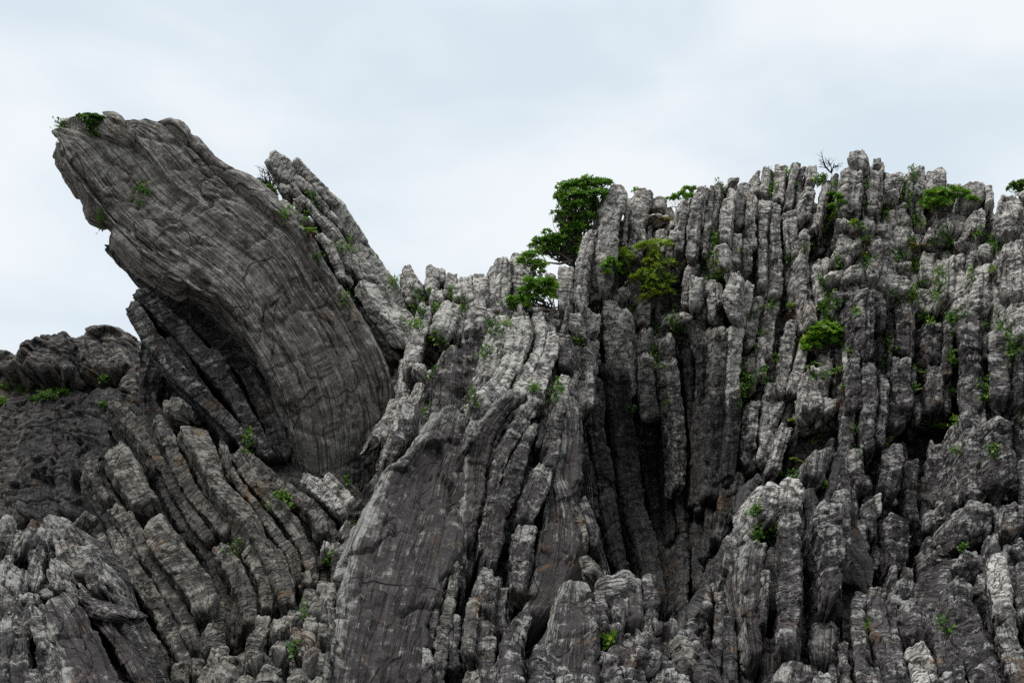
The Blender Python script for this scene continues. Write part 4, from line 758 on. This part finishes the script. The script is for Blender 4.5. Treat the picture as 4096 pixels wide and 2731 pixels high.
def tri_mesh(name, V, F, tone, mat, parent=None, loc=(0, 0, 0)):
    loc = np.array(loc, float)
    me = bpy.data.meshes.new(name)
    V = V - loc
    me.vertices.add(len(V)); me.vertices.foreach_set('co', V.astype(np.float32).ravel())
    me.loops.add(F.size); me.loops.foreach_set('vertex_index', F.astype(np.int32).ravel())
    k = F.shape[1]
    me.polygons.add(len(F)); me.polygons.foreach_set('loop_start', np.arange(0, F.size, k, dtype=np.int32))
    me.polygons.foreach_set('loop_total', np.full(len(F), k, np.int32)); me.update(calc_edges=True)
    at = me.attributes.new('tone', 'FLOAT', 'POINT'); at.data.foreach_set('value', tone.astype(np.float32))
    me.materials.append(mat)
    ob = bpy.data.objects.new(name, me); COL.objects.link(ob)
    if parent: ob.parent = parent
    else: ob.location = loc
    return ob
def nrmz(a): return a/np.maximum(np.linalg.norm(a, axis=-1, keepdims=True), 1e-9)
def leaves(pos, d, up, ln, wd, tone):
    """Folded pointed-oval leaves: arrays of base, direction, upper side, length, width."""
    d = nrmz(d); side = nrmz(np.cross(d, up)); up = np.cross(side, d)
    ln = ln[:, None]; wd = wd[:, None]
    v = [pos, pos + d*ln*0.55 + side*wd*0.5 + up*wd*0.14, pos + d*ln - up*ln*0.10, pos + d*ln*0.55 - side*wd*0.5 + up*wd*0.14, pos + d*ln*0.55]
    V = np.stack(v, 1).reshape(-1, 3); n = len(pos); o = (np.arange(n)*5)[:, None, None]
    F = (np.array([[0, 1, 4], [1, 2, 4], [2, 3, 4], [3, 0, 4]])[None] + o).reshape(-1, 3)
    return V, F, np.repeat(tone, 5)
def merge(lst):
    V, F, T = [], [], []; o = 0
    for v, f, t in lst: V.append(v); F.append(f+o); T.append(t); o += len(v)
    return np.concatenate(V), np.concatenate(F), np.concatenate(T)
def tube(pts, r, k=5, tone=0.5):
    pts = np.asarray(pts, float); n = len(pts); r = np.asarray(r, float)
    T = nrmz(np.gradient(pts, axis=0)); a = nrmz(np.cross(T, [0.31, 0.9, 0.2])); b = np.cross(T, a)
    th = np.arange(k)*2*math.pi/k
    V = (pts[:, None] + (a[:, None]*np.cos(th)[None, :, None] + b[:, None]*np.sin(th)[None, :, None])*r[:, None, None]).reshape(-1, 3)
    i = np.arange(n-1)[:, None]*k; j = np.arange(k)[None]
    q = np.stack([i+j, i+(j+1) % k, i+k+(j+1) % k, i+k+j], -1).reshape(-1, 4)
    F = np.concatenate([q[:, [0, 1, 2]], q[:, [0, 2, 3]]])
    return V, F, np.full(len(V), tone)
def wiggly(a, b, r, R_, n=6, amp=0.12):
    a = np.asarray(a, float); b = np.asarray(b, float); L_ = np.linalg.norm(b-a)
    t = np.linspace(0, 1, n)[:, None]; p = a*(1-t)+b*t
    p[1:-1] += R_.normal(size=(n-2, 3))*L_*amp*0.6
    p += np.array([0, 0, 1])*(np.sin(t*math.pi)*L_*amp*-0.8)
    return p

def rosettes(cen, rad, n, R_, leaf=0.075, width=0.4, k=7, tone0=0.45, squash=0.75):
    """Leaf whorls spread through the outer part of a clump, opening outward and up."""
    v = nrmz(R_.normal(size=(n, 3))); v[:, 2] = np.where(v[:, 2] < -0.35, -v[:, 2], v[:, 2])
    rr = rad*R_.uniform(0.5, 1.12, (n, 1))
    P = cen + v*rr*np.array([1, 1, squash])
    ax = nrmz(v*0.7 + [0, -0.1, 0.75] + R_.normal(size=(n, 3))*0.25)
    s1 = nrmz(np.cross(ax, R_.normal(size=(n, 3)))); s2 = np.cross(ax, s1)
    th = (np.arange(k)*2.4)[None, :] + R_.uniform(0, 6.28, (n, 1))
    rad_ = s1[:, None]*np.cos(th)[..., None] + s2[:, None]*np.sin(th)[..., None]
    op = R_.uniform(0.5, 1.15, (n, k, 1))
    d = (ax[:, None]*np.cos(op) + rad_*np.sin(op)).reshape(-1, 3)
    up = np.repeat(ax, k, 0)
    ln = leaf*R_.uniform(0.65, 1.15, n*k)
    tone = np.clip(np.repeat(R_.normal(tone0, 0.17, n), k) + R_.normal(0, 0.12, n*k), 0, 1)
    return leaves(np.repeat(P, k, 0), d, up, ln, ln*width, tone), P

def shrub(name, label, cat, base, blobs, Y=None, mat='leaf', leaf=0.075, width=0.42, dens=1.0, tone=0.42, group=None, trunk=0.045, bark='bark', seed=1, extra=(), force=False, grow=1.12):
    """base and blobs in a zoomed frame: (x, y) / (x, y, r)."""
    R_ = np.random.RandomState(seed); zz = ZR[base[0]]
    to = lambda x, y: (zz[0]+x*zz[2], zz[1]+y*zz[2])
    bp, _ = hit(*to(base[1], base[2])) if Y is None else (W3(*to(base[1], base[2]), Y), 0)
    Yb = bp[1]
    root = empty(name, bp, label, cat, group)
    fl, br = [], []
    def depth(x, y, r):
        h_, _ = hit(*to(x, y), Yb); rr = r*zz[2]/FPX*Yb
        d = Yb - 0.12 + R_.uniform(-1, 1)*0.9*rr
        if Y is None or force: d = min(Yb, h_[1] if abs(h_[1]-Yb) < 1.5 else Yb) - rr*0.9
        return d
    C = [np.array([*W3(*to(x, y), depth(x, y, r))]) for x, y, r in blobs]
    rad = [grow*r*zz[2]/FPX*Yb for *_, r in blobs]
    mid = bp*0.55 + np.mean(C, 0)*0.45
    p = wiggly(bp - [0, -0.1, 0.1], mid, 0, R_, 6, 0.10); br.append(tube(p, np.linspace(trunk, trunk*0.6, 6), 7))
    for c, r in zip(C, rad):
        s = p[R_.randint(2, 6)]
        q = wiggly(s, c, 0, R_, 7, 0.16); br.append(tube(q, np.linspace(trunk*0.5, trunk*0.13, 7)))
        n = max(8, int(dens*11*(r/leaf)**2*1.5))
        g, P = rosettes(c, r, n, R_, leaf, width, tone0=tone)
        fl.append(g)
        for i in range(0, len(P), 9):
            br.append(tube(wiggly(q[R_.randint(3, 6)], P[i], 0, R_, 4, 0.1), np.linspace(trunk*0.13, 0.003, 4), 3))
    for pts in extra:                                   # bare branches
        w = np.array([W3(*to(x, y), Yb-0.2) for x, y in pts]); br.append(tube(w, np.linspace(trunk*0.5, 0.006, len(w)), 5, 0.8))
        for i in range(1, len(w)):
            br.append(tube(wiggly(w[i], w[i]+R_.normal(size=3)*[.16, .1, .1]+[-.06, 0, .05], 0, R_, 4, .1), np.linspace(.007, .003, 4), 3, .8))
    tri_mesh('foliage', *merge(fl), M[mat], root, bp)
    tri_mesh('branches', *merge(br), M[bark], root, bp)
    return root

def tuft(name, label, cat, xy, r, mat='leaf_d', leaf=0.035, group=None, seed=1, tone=0.5, drop=0.6, n=None, parent=None, at=None):
    """Ground-hugging leaves rooted along the rock surface around a point."""
    R_ = np.random.RandomState(seed)
    n = n or int(80*(r/0.12)**1.4)
    P, D, U = [], [], []; Q = []
    c, nc_ = hit(*xy) if at is None else at
    Yc = c[1]
    for i in range(max(5, n//5)):
        o = R_.normal(size=2)*r*0.55; o[1] -= abs(R_.normal())*r*drop*0.5*0
        x = xy[0]+o[0]*FPX/Yc; y = xy[1]+o[1]*FPX/Yc*(1+drop)
        q, nr = hit(x, y, Yc)
        if abs(q[1]-Yc) > 0.5 or q[1] == Yc: q = c + R_.normal(size=3)*[0.3, 0.1, 0.2]*r; nr = nc_
        Q.append(q - nr*0.01)
        for _ in range(5):
            P.append(q + R_.normal(size=3)*0.03 + nr*R_.uniform(0.0, 0.07)*(1+r*3)); d = nrmz(nr*0.7 + np.array([0, -0.35, 0.25]) + R_.normal(size=3)*0.7)
            D.append(d); U.append(nrmz(nr + [0, -0.2, 0.8] + R_.normal(size=3)*0.3))
    P, D, U = map(np.array, (P, D, U)); m = len(P)
    ln = leaf*R_.uniform(0.7, 1.4, m)
    tn = np.clip(R_.normal(tone, 0.22, m), 0, 1)
    g = [leaves(P, D, U, ln, ln*0.75, tn)]
    for i in range(len(P)): g.append(tube(np.stack([Q[i//5], (Q[i//5]+P[i])/2 + [0, 0, .004], P[i]]), [.004, .003, .002], 3, 0.3))
    for i in range(1, len(Q)): g.append(tube(wiggly(Q[i-1], Q[i], 0, R_, 4, 0.05), [.005]*4, 3, 0.2))
    ob = tri_mesh(name, *merge(g), M[mat], parent, c)
    if parent is None: tag(ob, label, cat, group)
    return ob

def fern(name, label, xy, size, nf=7, mat='fern', seed=1, spread=(-1.2, 1.2), tone=0.45, group=None, dry=True):
    R_ = np.random.RandomState(seed); c, nr = hit(*xy)
    root = empty(name, c, label, 'fern', group)
    for i in range(nf):
        a = R_.uniform(*spread) if nf > 3 else np.linspace(*spread, nf)[i]
        L_ = size*R_.uniform(0.7, 1.1); n = 15
        d0 = nrmz(np.array([math.sin(a), -R_.uniform(0.25, 0.8), math.cos(a)*R_.uniform(0.7, 1.0)]))
        t = np.linspace(0, 1, n)[:, None]
        p = c + d0*L_*t + np.array([0, -0.12, -0.55])*L_*t**2.3
        T = nrmz(np.gradient(p, axis=0)); side = nrmz(np.cross(T, [0, -0.5, 1.0])); up = np.cross(side, T)
        out_ = [tube(p, np.linspace(0.005, 0.002, n), 3, 0.7)]
        pl = L_*0.26*np.sin(np.clip(t[2:, 0]*1.02, 0, 1)**0.75*math.pi*0.93+0.12)+0.008
        for s in (-1, 1):
            dd = nrmz(side[2:]*s + T[2:]*0.35 + up[2:]*0.1)
            tn = np.clip(np.full(n-2, tone)+R_.normal(0, 0.14, n-2)+R_.normal(0, .1), 0, 1)
            out_.append(leaves(p[2:], dd, up[2:], pl, np.full(n-2, L_/n*1.15), tn))
        tri_mesh('frond', *merge(out_), M[mat], root, c)
    if dry: 
        tuft('withered_leaves', None, None, (xy[0], xy[1]+size*90), size*0.28, 'dry', 0.045, seed=seed+5, parent=root, at=(c, nr), n=int(60*size+15))
    return root

def dead_bush(name, label, base, tips, Y=None, seed=1, r0=0.02, mat='twig'):
    R_ = np.random.RandomState(seed); zz = ZR[base[0]]; to = lambda x, y: (zz[0]+x*zz[2], zz[1]+y*zz[2])
    bp, _ = hit(*to(*base[1:3])) if Y is None else (W3(*to(*base[1:3]), Y), 0)
    out_ = []
    def grow(p, d, L_, r, lvl):
        n = 5; pts = [p]
        for i in range(n-1):
            d = nrmz(d + R_.normal(size=3)*0.16 + [0, 0, 0.02]); pts.append(pts[-1]+d*L_/(n-1))
        out_.append(tube(pts, np.linspace(r, r*0.6, n), 4, 0.4))
        if lvl > 0:
            for _ in range(3 if lvl > 1 else 2):
                k = R_.randint(2, n); grow(pts[k], nrmz(d + R_.normal(size=3)*[0.5, 0.4, 0.45]), L_*R_.uniform(0.5, 0.8), r*0.55, lvl-1)
    for x, y in tips:
        t = W3(*to(x, y), bp[1]-0.1+R_.uniform(-.15, .15)); grow(bp, nrmz(t-bp), np.linalg.norm(t-bp)*0.62, r0, 3)
    ob = tri_mesh(name, *merge(out_), M[mat], None, bp); tag(ob, label, 'dead bush'); return ob

shrub('windswept_tree', 'largest dark green windswept tree leaning off the left shoulder of the cliff', 'tree', ('z3', 610, 700), [
 (560,250,55),(620,235,55),(690,215,55),(760,220,50),(805,215,32),(530,300,40),(600,300,60),(680,290,60),(755,290,55),(560,350,45),(630,360,55),(710,350,55),(760,390,40),(500,400,26),(520,440,26),(630,430,45),(690,420,45),(590,480,48),(660,480,48),(560,520,40),(540,560,36),
 (410,580,34),(450,560,34),(490,550,34),(400,620,30),(440,630,34),(480,620,30),(520,590,34),(740,430,36),(600,540,40),(590,600,40),(640,560,44),(560,630,30),(500,645,26),(650,620,40),(350,600,20),(380,560,22),(440,510,24),(620,500,44),(545,470,34),(560,410,40),(470,590,30)], Y=17.4, leaf=0.078, dens=1.0, tone=0.40, trunk=0.06, seed=3,
 extra=[[(590,560),(545,460),(520,410),(500,380),(465,368)], [(600,680),(520,700),(440,690),(410,640)], [(600,690),(530,640),(480,620)], [(540,470),(560,400),(560,330),(530,325)]])
shrub('leafy_shrub', 'small light green shrub on a thin stem below the windswept tree, touching a pillar', 'shrub', ('z3', 420, 800), [(320,660,34),(360,645,30),(290,690,26),(340,710,30),(390,700,28),(430,720,24),(380,740,24),(410,760,18)], Y=16.5, leaf=0.072, tone=0.55, trunk=0.02, seed=4)
shrub('leafy_shrub', 'spreading green shrub crouching on the notch below the windswept tree', 'shrub', ('z3', 500, 980), [(330,810,30),(390,830,40),(450,820,36),(480,850,34),(350,860,40),(300,880,34),(410,890,42),(350,920,44),(280,930,38),(220,930,32),(190,950,28),(240,970,30),(460,900,36),(310,970,30)], Y=15.3, leaf=0.075, tone=0.5, trunk=0.035, seed=5, extra=[[(500,980),(450,985),(380,975),(300,960)]])
shrub('leafy_shrub', 'bright yellow green shrub with long narrow leaves growing on the cliff face', 'shrub', ('z3', 1080, 960), [(1050,590,26),(1110,580,28),(1180,590,28),(1010,610,22),(1090,620,26),(930,640,28),(960,670,24),(1100,660,32),(1070,700,30),(1150,700,34),(1210,700,28),(1110,740,36),(1040,770,36),(990,800,30),(1100,800,40),(1170,780,30),(1200,820,28),(1150,850,34),(1070,860,36),(1190,890,26),(1110,900,34),(1040,920,24)], mat='leaf_y', leaf=0.10, width=0.36, dens=1.1, tone=0.6, trunk=0.03, seed=6)
shrub('leafy_shrub', 'dark green round shrub just left of the yellow green one on the cliff face', 'shrub', ('z3', 930, 830), [(830,690,30),(880,680,34),(800,720,28),(850,730,40),(910,720,36),(870,780,36),(920,770,30),(890,810,26),(810,760,22)], leaf=0.065, width=0.5, dens=0.9, tone=0.5, trunk=0.02, seed=7, extra=[[(900,820),(850,830),(770,845)]])
shrub('leafy_shrub', 'green shrub sticking out against the sky in the gap between two column groups', 'shrub', ('z3', 1300, 430), [(1340,250,26),(1300,250,26),(1270,290,32),(1320,300,30),(1230,300,24),(1195,310,18),(1350,320,20),(1290,330,20)], Y=18.0, leaf=0.07, tone=0.45, trunk=0.025, seed=8)
shrub('leafy_shrub', 'tiny green sprig peeping out between the two tallest left shoulder pillars', 'shrub', ('z3', 990, 290), [(990,252,18)], Y=17.8, leaf=0.06, tone=0.5, trunk=0.012, seed=9)
shrub('leafy_shrub', 'wide green shrub with several stems below the rounded boulder near the summit', 'shrub', ('z4', 1340, 540), [(1280,400,28),(1330,385,34),(1375,400,34),(1310,440,36),(1260,430,24),(1360,440,32),(1405,375,26),(1440,385,28),(1480,395,24),(1520,420,22),(1400,420,24),(1280,470,22),(1540,435,14),(1330,470,24)], leaf=0.095, width=0.36, dens=1.0, tone=0.45, trunk=0.03, seed=10)
shrub('leafy_shrub', 'upright green shrub in the cleft left of the broad summit pillar', 'shrub', ('z4', 740, 560), [(740,400,22),(770,410,18),(745,435,24),(785,440,16),(755,465,26),(780,480,18),(740,495,22),(765,510,20),(720,525,20),(745,540,20)], leaf=0.08, tone=0.42, trunk=0.02, seed=11)
shrub('leafy_shrub', 'rosette shrub with large round glossy leaves above a dark hole in the cliff', 'shrub', ('z4', 710, 1270), [(640,1160,26),(690,1140,30),(740,1150,28),(770,1180,20),(670,1190,34),(720,1190,34),(620,1210,24),(600,1240,20),(640,1245,22),(760,1220,20),(690,1230,20),(590,1260,12)], leaf=0.115, width=0.52, dens=0.9, tone=0.55, trunk=0.03, seed=12)
shrub('leafy_shrub', 'dull olive bush on the skyline at the right edge of the picture', 'shrub', ('z4', 1800, 400), [(1760,345,28),(1800,335,30),(1840,330,30),(1790,365,24),(1730,360,12)], mat='leaf_d', leaf=0.05, width=0.5, dens=1.0, tone=0.6, trunk=0.02, seed=13, Y=17.2)
shrub('leafy_shrub', 'low dark green shrub draped over the top of the huge leaning slab', 'shrub', ('z1', 570, 260), [(500,185,22),(545,190,28),(590,190,28),(620,195,18),(540,225,24),(585,225,22),(560,255,18)], mat='leaf_d', leaf=0.05, width=0.6, dens=1.1, tone=0.4, trunk=0.015, seed=14)
shrub('leafy_shrub', 'olive green bush under the dead twigs behind the huge leaning slab', 'shrub', ('z2', 290, 460), [(245,375,26),(265,395,28),(285,415,26),(230,365,16),(300,440,20)], mat='leaf_d', leaf=0.05, width=0.55, dens=1.0, tone=0.55, trunk=0.015, seed=15, Y=16.3)
dead_bush('dead_bush', 'leafless dark twiggy bush under the blunt finger tip of the slender slab', ('z2', 295, 440), [(215,290),(235,255),(260,270),(285,290),(320,330),(225,330),(250,240)], Y=16.3, seed=21, r0=0.02)
dead_bush('dead_bush', 'bare gnarled stump with thin twigs on the skyline left of the summit pillar', ('z4', 735, 270), [(690,170),(700,200),(760,180),(740,190)], seed=22, r0=0.012, Y=17.3)
dead_bush('dead_bush', 'bare brown twigs right of the yellow green shrub on the cliff', ('z3', 1260, 770), [(1210,640),(1230,650),(1260,700),(1190,700)], seed=23, r0=0.008, Y=16.3)

FERNS = [('z4',700,620,.42,9,'fern','full green fern with a brown withered skirt in the upper cliff cleft',.5), ('z4',860,575,.26,5,'fern','small fern at the foot of the broad summit pillar',.6), ('z4',930,660,.26,6,'fern','fern among the tumbled blocks below the summit pillar',.5),
 ('z4',1190,700,.34,7,'gold','yellowing fern among the tumbled blocks under the wide green shrub',.3), ('z4',510,1035,.30,4,'fern','fern with two long drooping fronds on the pale knobbly tier',.6), ('z4',1655,830,.28,6,'fern','fern in the cleft beside the massive edge pillar',.6),
 ('z4',770,1160,.26,4,'fern','fern rising behind the glossy rosette shrub',.35), ('z4',770,1400,.32,6,'fern','fern hanging just below the dark hole under the rosette shrub',.45), ('z4',800,1500,.30,6,'fern','lowest fern hanging in the gully under the rosette shrub',.45),
 ('z8',835,375,.40,7,'fern','green fern with long fronds alone on the middle of the right wall',.5), ('z8',345,430,.36,5,'gold','golden yellow fern on top of a purple block in the lower cliff',.5), ('z8',205,525,.22,5,'fern','bright little fern above the blunt front pillars',.8), ('z8',205,340,.20,4,'fern','bright fern with one orange leaf beside the knobbly mound',.75), ('z8',820,110,.2,4,'fern','small fern with reddish leaves high on the right wall',.5),
 ('z3',1165,450,.24,9,'gold','yellow upright fern on the little capped block near the skyline',.4), ('z2',1280,1350,.34,7,'fern','yellow green fern rooted on the notch pinnacles',.7), ('z2',1275,1290,.2,4,'fern','darker fern just above the yellow green one on the notch pinnacles',.3), ('z2',520,665,.24,6,'fern','fern with a brown skirt on the crumpled layers of the slender slab',.55), ('z4',620,1350,.2,4,'fern','dark little fern left of the gully under the rosette shrub',.35)]
for i, (z, x, y, s, nf, mt, lb, tn) in enumerate(FERNS):
    zz = ZR[z]; fern('fern', lb, (zz[0]+x*zz[2], zz[1]+y*zz[2]), s, nf, mt, 300+i, tone=tn, group='ferns growing from cracks in the rock')

TUFTS = {
 'on the huge leaning slab': 'z1 880,640,.2 375,225,.13 640,810,.16 600,290,.12',
 'on the slender slab layers': 'z2 540,450,.15 375,545,.13 480,605,.16 735,700,.15 740,740,.16 570,810,.1 745,1070,.15',
 'on the notch pinnacles': 'z2 1045,970,.15 1150,1110,.2 1190,1150,.18 1165,1230,.18 1170,1010,.1 1255,1030,.1 1385,1050,.13 1465,1070,.08 1310,1110,.12 1495,1130,.12 1290,1510,.14 1340,1335,.14',
 'on the folded beds': 'z5 1450,620,.2 1190,880,.15 1255,310,.12 1250,385,.1 1755,550,.07 1700,900,.07 1680,940,.06',
 'on the stones beside the spur': 'z5 1545,1210,.08 1510,1400,.05',
 'on the far rock mass': 'z5 20,60,.2 10,130,.2 120,70,.2 240,110,.2 320,90,.16 190,125,.14 540,10,.12 520,150,.08',
 'on the central spur': 'z6 880,120,.14 640,200,.14 1310,60,.12 1280,100,.1 1185,75,.06 230,550,.07 265,750,.08',
 'on the left shoulder pillars': 'z3 640,1170,.12 120,1070,.14 110,1120,.12 190,1080,.08 70,1250,.15 770,1130,.08 775,1240,.1 1210,950,.1 980,950,.12',
 'on the pale knobbly tier': 'z3 1465,560,.12 1465,690,.08 1420,730,.2 1500,760,.18 1220,1040,.18 1240,1080,.14 1100,1110,.16 1110,1250,.14 1140,1320,.12 1230,1170,.14 1115,1210,.12 500,1460,.12 470,1520,.12 350,1475,.05 1190,1550,.05',
 'on the thin skyline columns': 'z4 395,365,.15 405,275,.08 480,740,.12 585,685,.09 235,700,.1 75,650,.14 120,340,.1 75,740,.12 545,350,.06 490,270,.06 690,310,.22 665,330,.16',
 'on the lower pale columns': 'z4 400,1000,.12 340,1030,.1 290,1060,.1 260,1420,.16 290,1445,.12 240,1500,.16 260,1550,.14 430,1270,.1 440,1310,.1 320,1240,.07 350,1380,.12 370,1420,.1 350,1165,.06',
 'on the summit columns': 'z4 1190,255,.14 1170,350,.12 1190,290,.1 1210,510,.16 1220,540,.12 1040,480,.14 1030,520,.12 920,350,.07 1160,440,.08 920,450,.06 905,580,.1 760,345,.08 1170,390,.1',
 'among the tumbled blocks': 'z4 1380,600,.16 1400,640,.12 1400,700,.14 1350,820,.12 1345,900,.14 1340,940,.1 1100,740,.15 940,740,.15 930,770,.12 1200,770,.18 1210,800,.14 1190,950,.16 1205,970,.12 1100,960,.12 770,760,.1 800,790,.08 1180,640,.1 1130,710,.14 1320,970,.1 1230,880,.1 1520,860,.08 1310,650,.08 1520,820,.05',
 'in the gully under the fern': 'z4 700,990,.18 725,950,.1 700,1020,.16 700,1080,.16 720,1110,.14 660,640,.1 680,870,.12 720,1010,.12',
 'high on the right wall': 'z4 1060,1215,.15 1420,1080,.18 1440,1060,.14 1250,1070,.16 870,1050,.1 1590,1130,.1 1670,690,.16 1660,650,.14 1700,1140,.2 1740,1200,.18 1750,1240,.16 1740,1290,.12 1400,1280,.12 1410,1340,.14 1600,1480,.1 1600,1530,.1 1560,600,.08 840,1280,.06 1020,1335,.06 1210,1370,.1 1210,1480,.1 690,1400,.12 640,1400,.08 1280,1070,.14 1420,1200,.1',
 'lower on the right wall': 'z8 985,475,.08 815,480,.1 1140,460,.1 1145,490,.08 490,370,.08 625,70,.08 1110,170,.12 1110,210,.08 1280,300,.12 1275,340,.1 935,190,.08 500,470,.05 640,430,.04 960,60,.12 970,330,.07 1290,220,.06 770,180,.06',
 'on the blunt front pillars': 'z8 30,770,.06 90,850,.12 110,870,.1 30,850,.1 20,860,.08 355,645,.06 150,590,.12 200,575,.1 220,600,.08 70,885,.08',
 'on the bottom rocks': 'z7 270,1385,.06 360,365,.1 860,240,.14 870,290,.14 850,330,.12 905,820,.08',
 'on the corner outcrop': 'z8 550,1310,.06 935,1320,.06 930,1290,.05 1000,950,.05',
}
ORD = ['highest', 'second highest', 'third highest', 'fourth highest', 'fifth highest', 'sixth highest', 'seventh highest', 'eighth highest', 'ninth highest', 'tenth highest'] + ['%dth highest' % i for i in range(11, 21)] + ['21st highest', '22nd highest', '23rd highest', '24th highest', '25th highest', '26th highest']
sdn = 900
for where, spec in TUFTS.items():
    zz, *ps = spec.split(); ox, oy, k = ZR[zz]
    ps = sorted([tuple(float(c) for c in q.split(',')) for q in ps], key=lambda q: q[1])
    for i, (x, y, r) in enumerate(ps):
        sdn += 1; sz = 'broad' if r > .17 else ('small' if r > .09 else 'tiny')
        far = 'far' in where
        tuft('creeping_plant', '%s green leafy tuft %s, %s tuft there' % (sz, where, ORD[i]), 'plant', (ox+x*k, oy+y*k), r*(0.62 if not far else 0.9), 'leaf' if sdn % 3 == 0 else 'leaf_d', 0.044 if not far else 0.07, 'small leafy tufts in the rock cracks', sdn, tone=0.30+0.4*((sdn*37) % 10)/10, drop=0.2 if not far else -0.6)
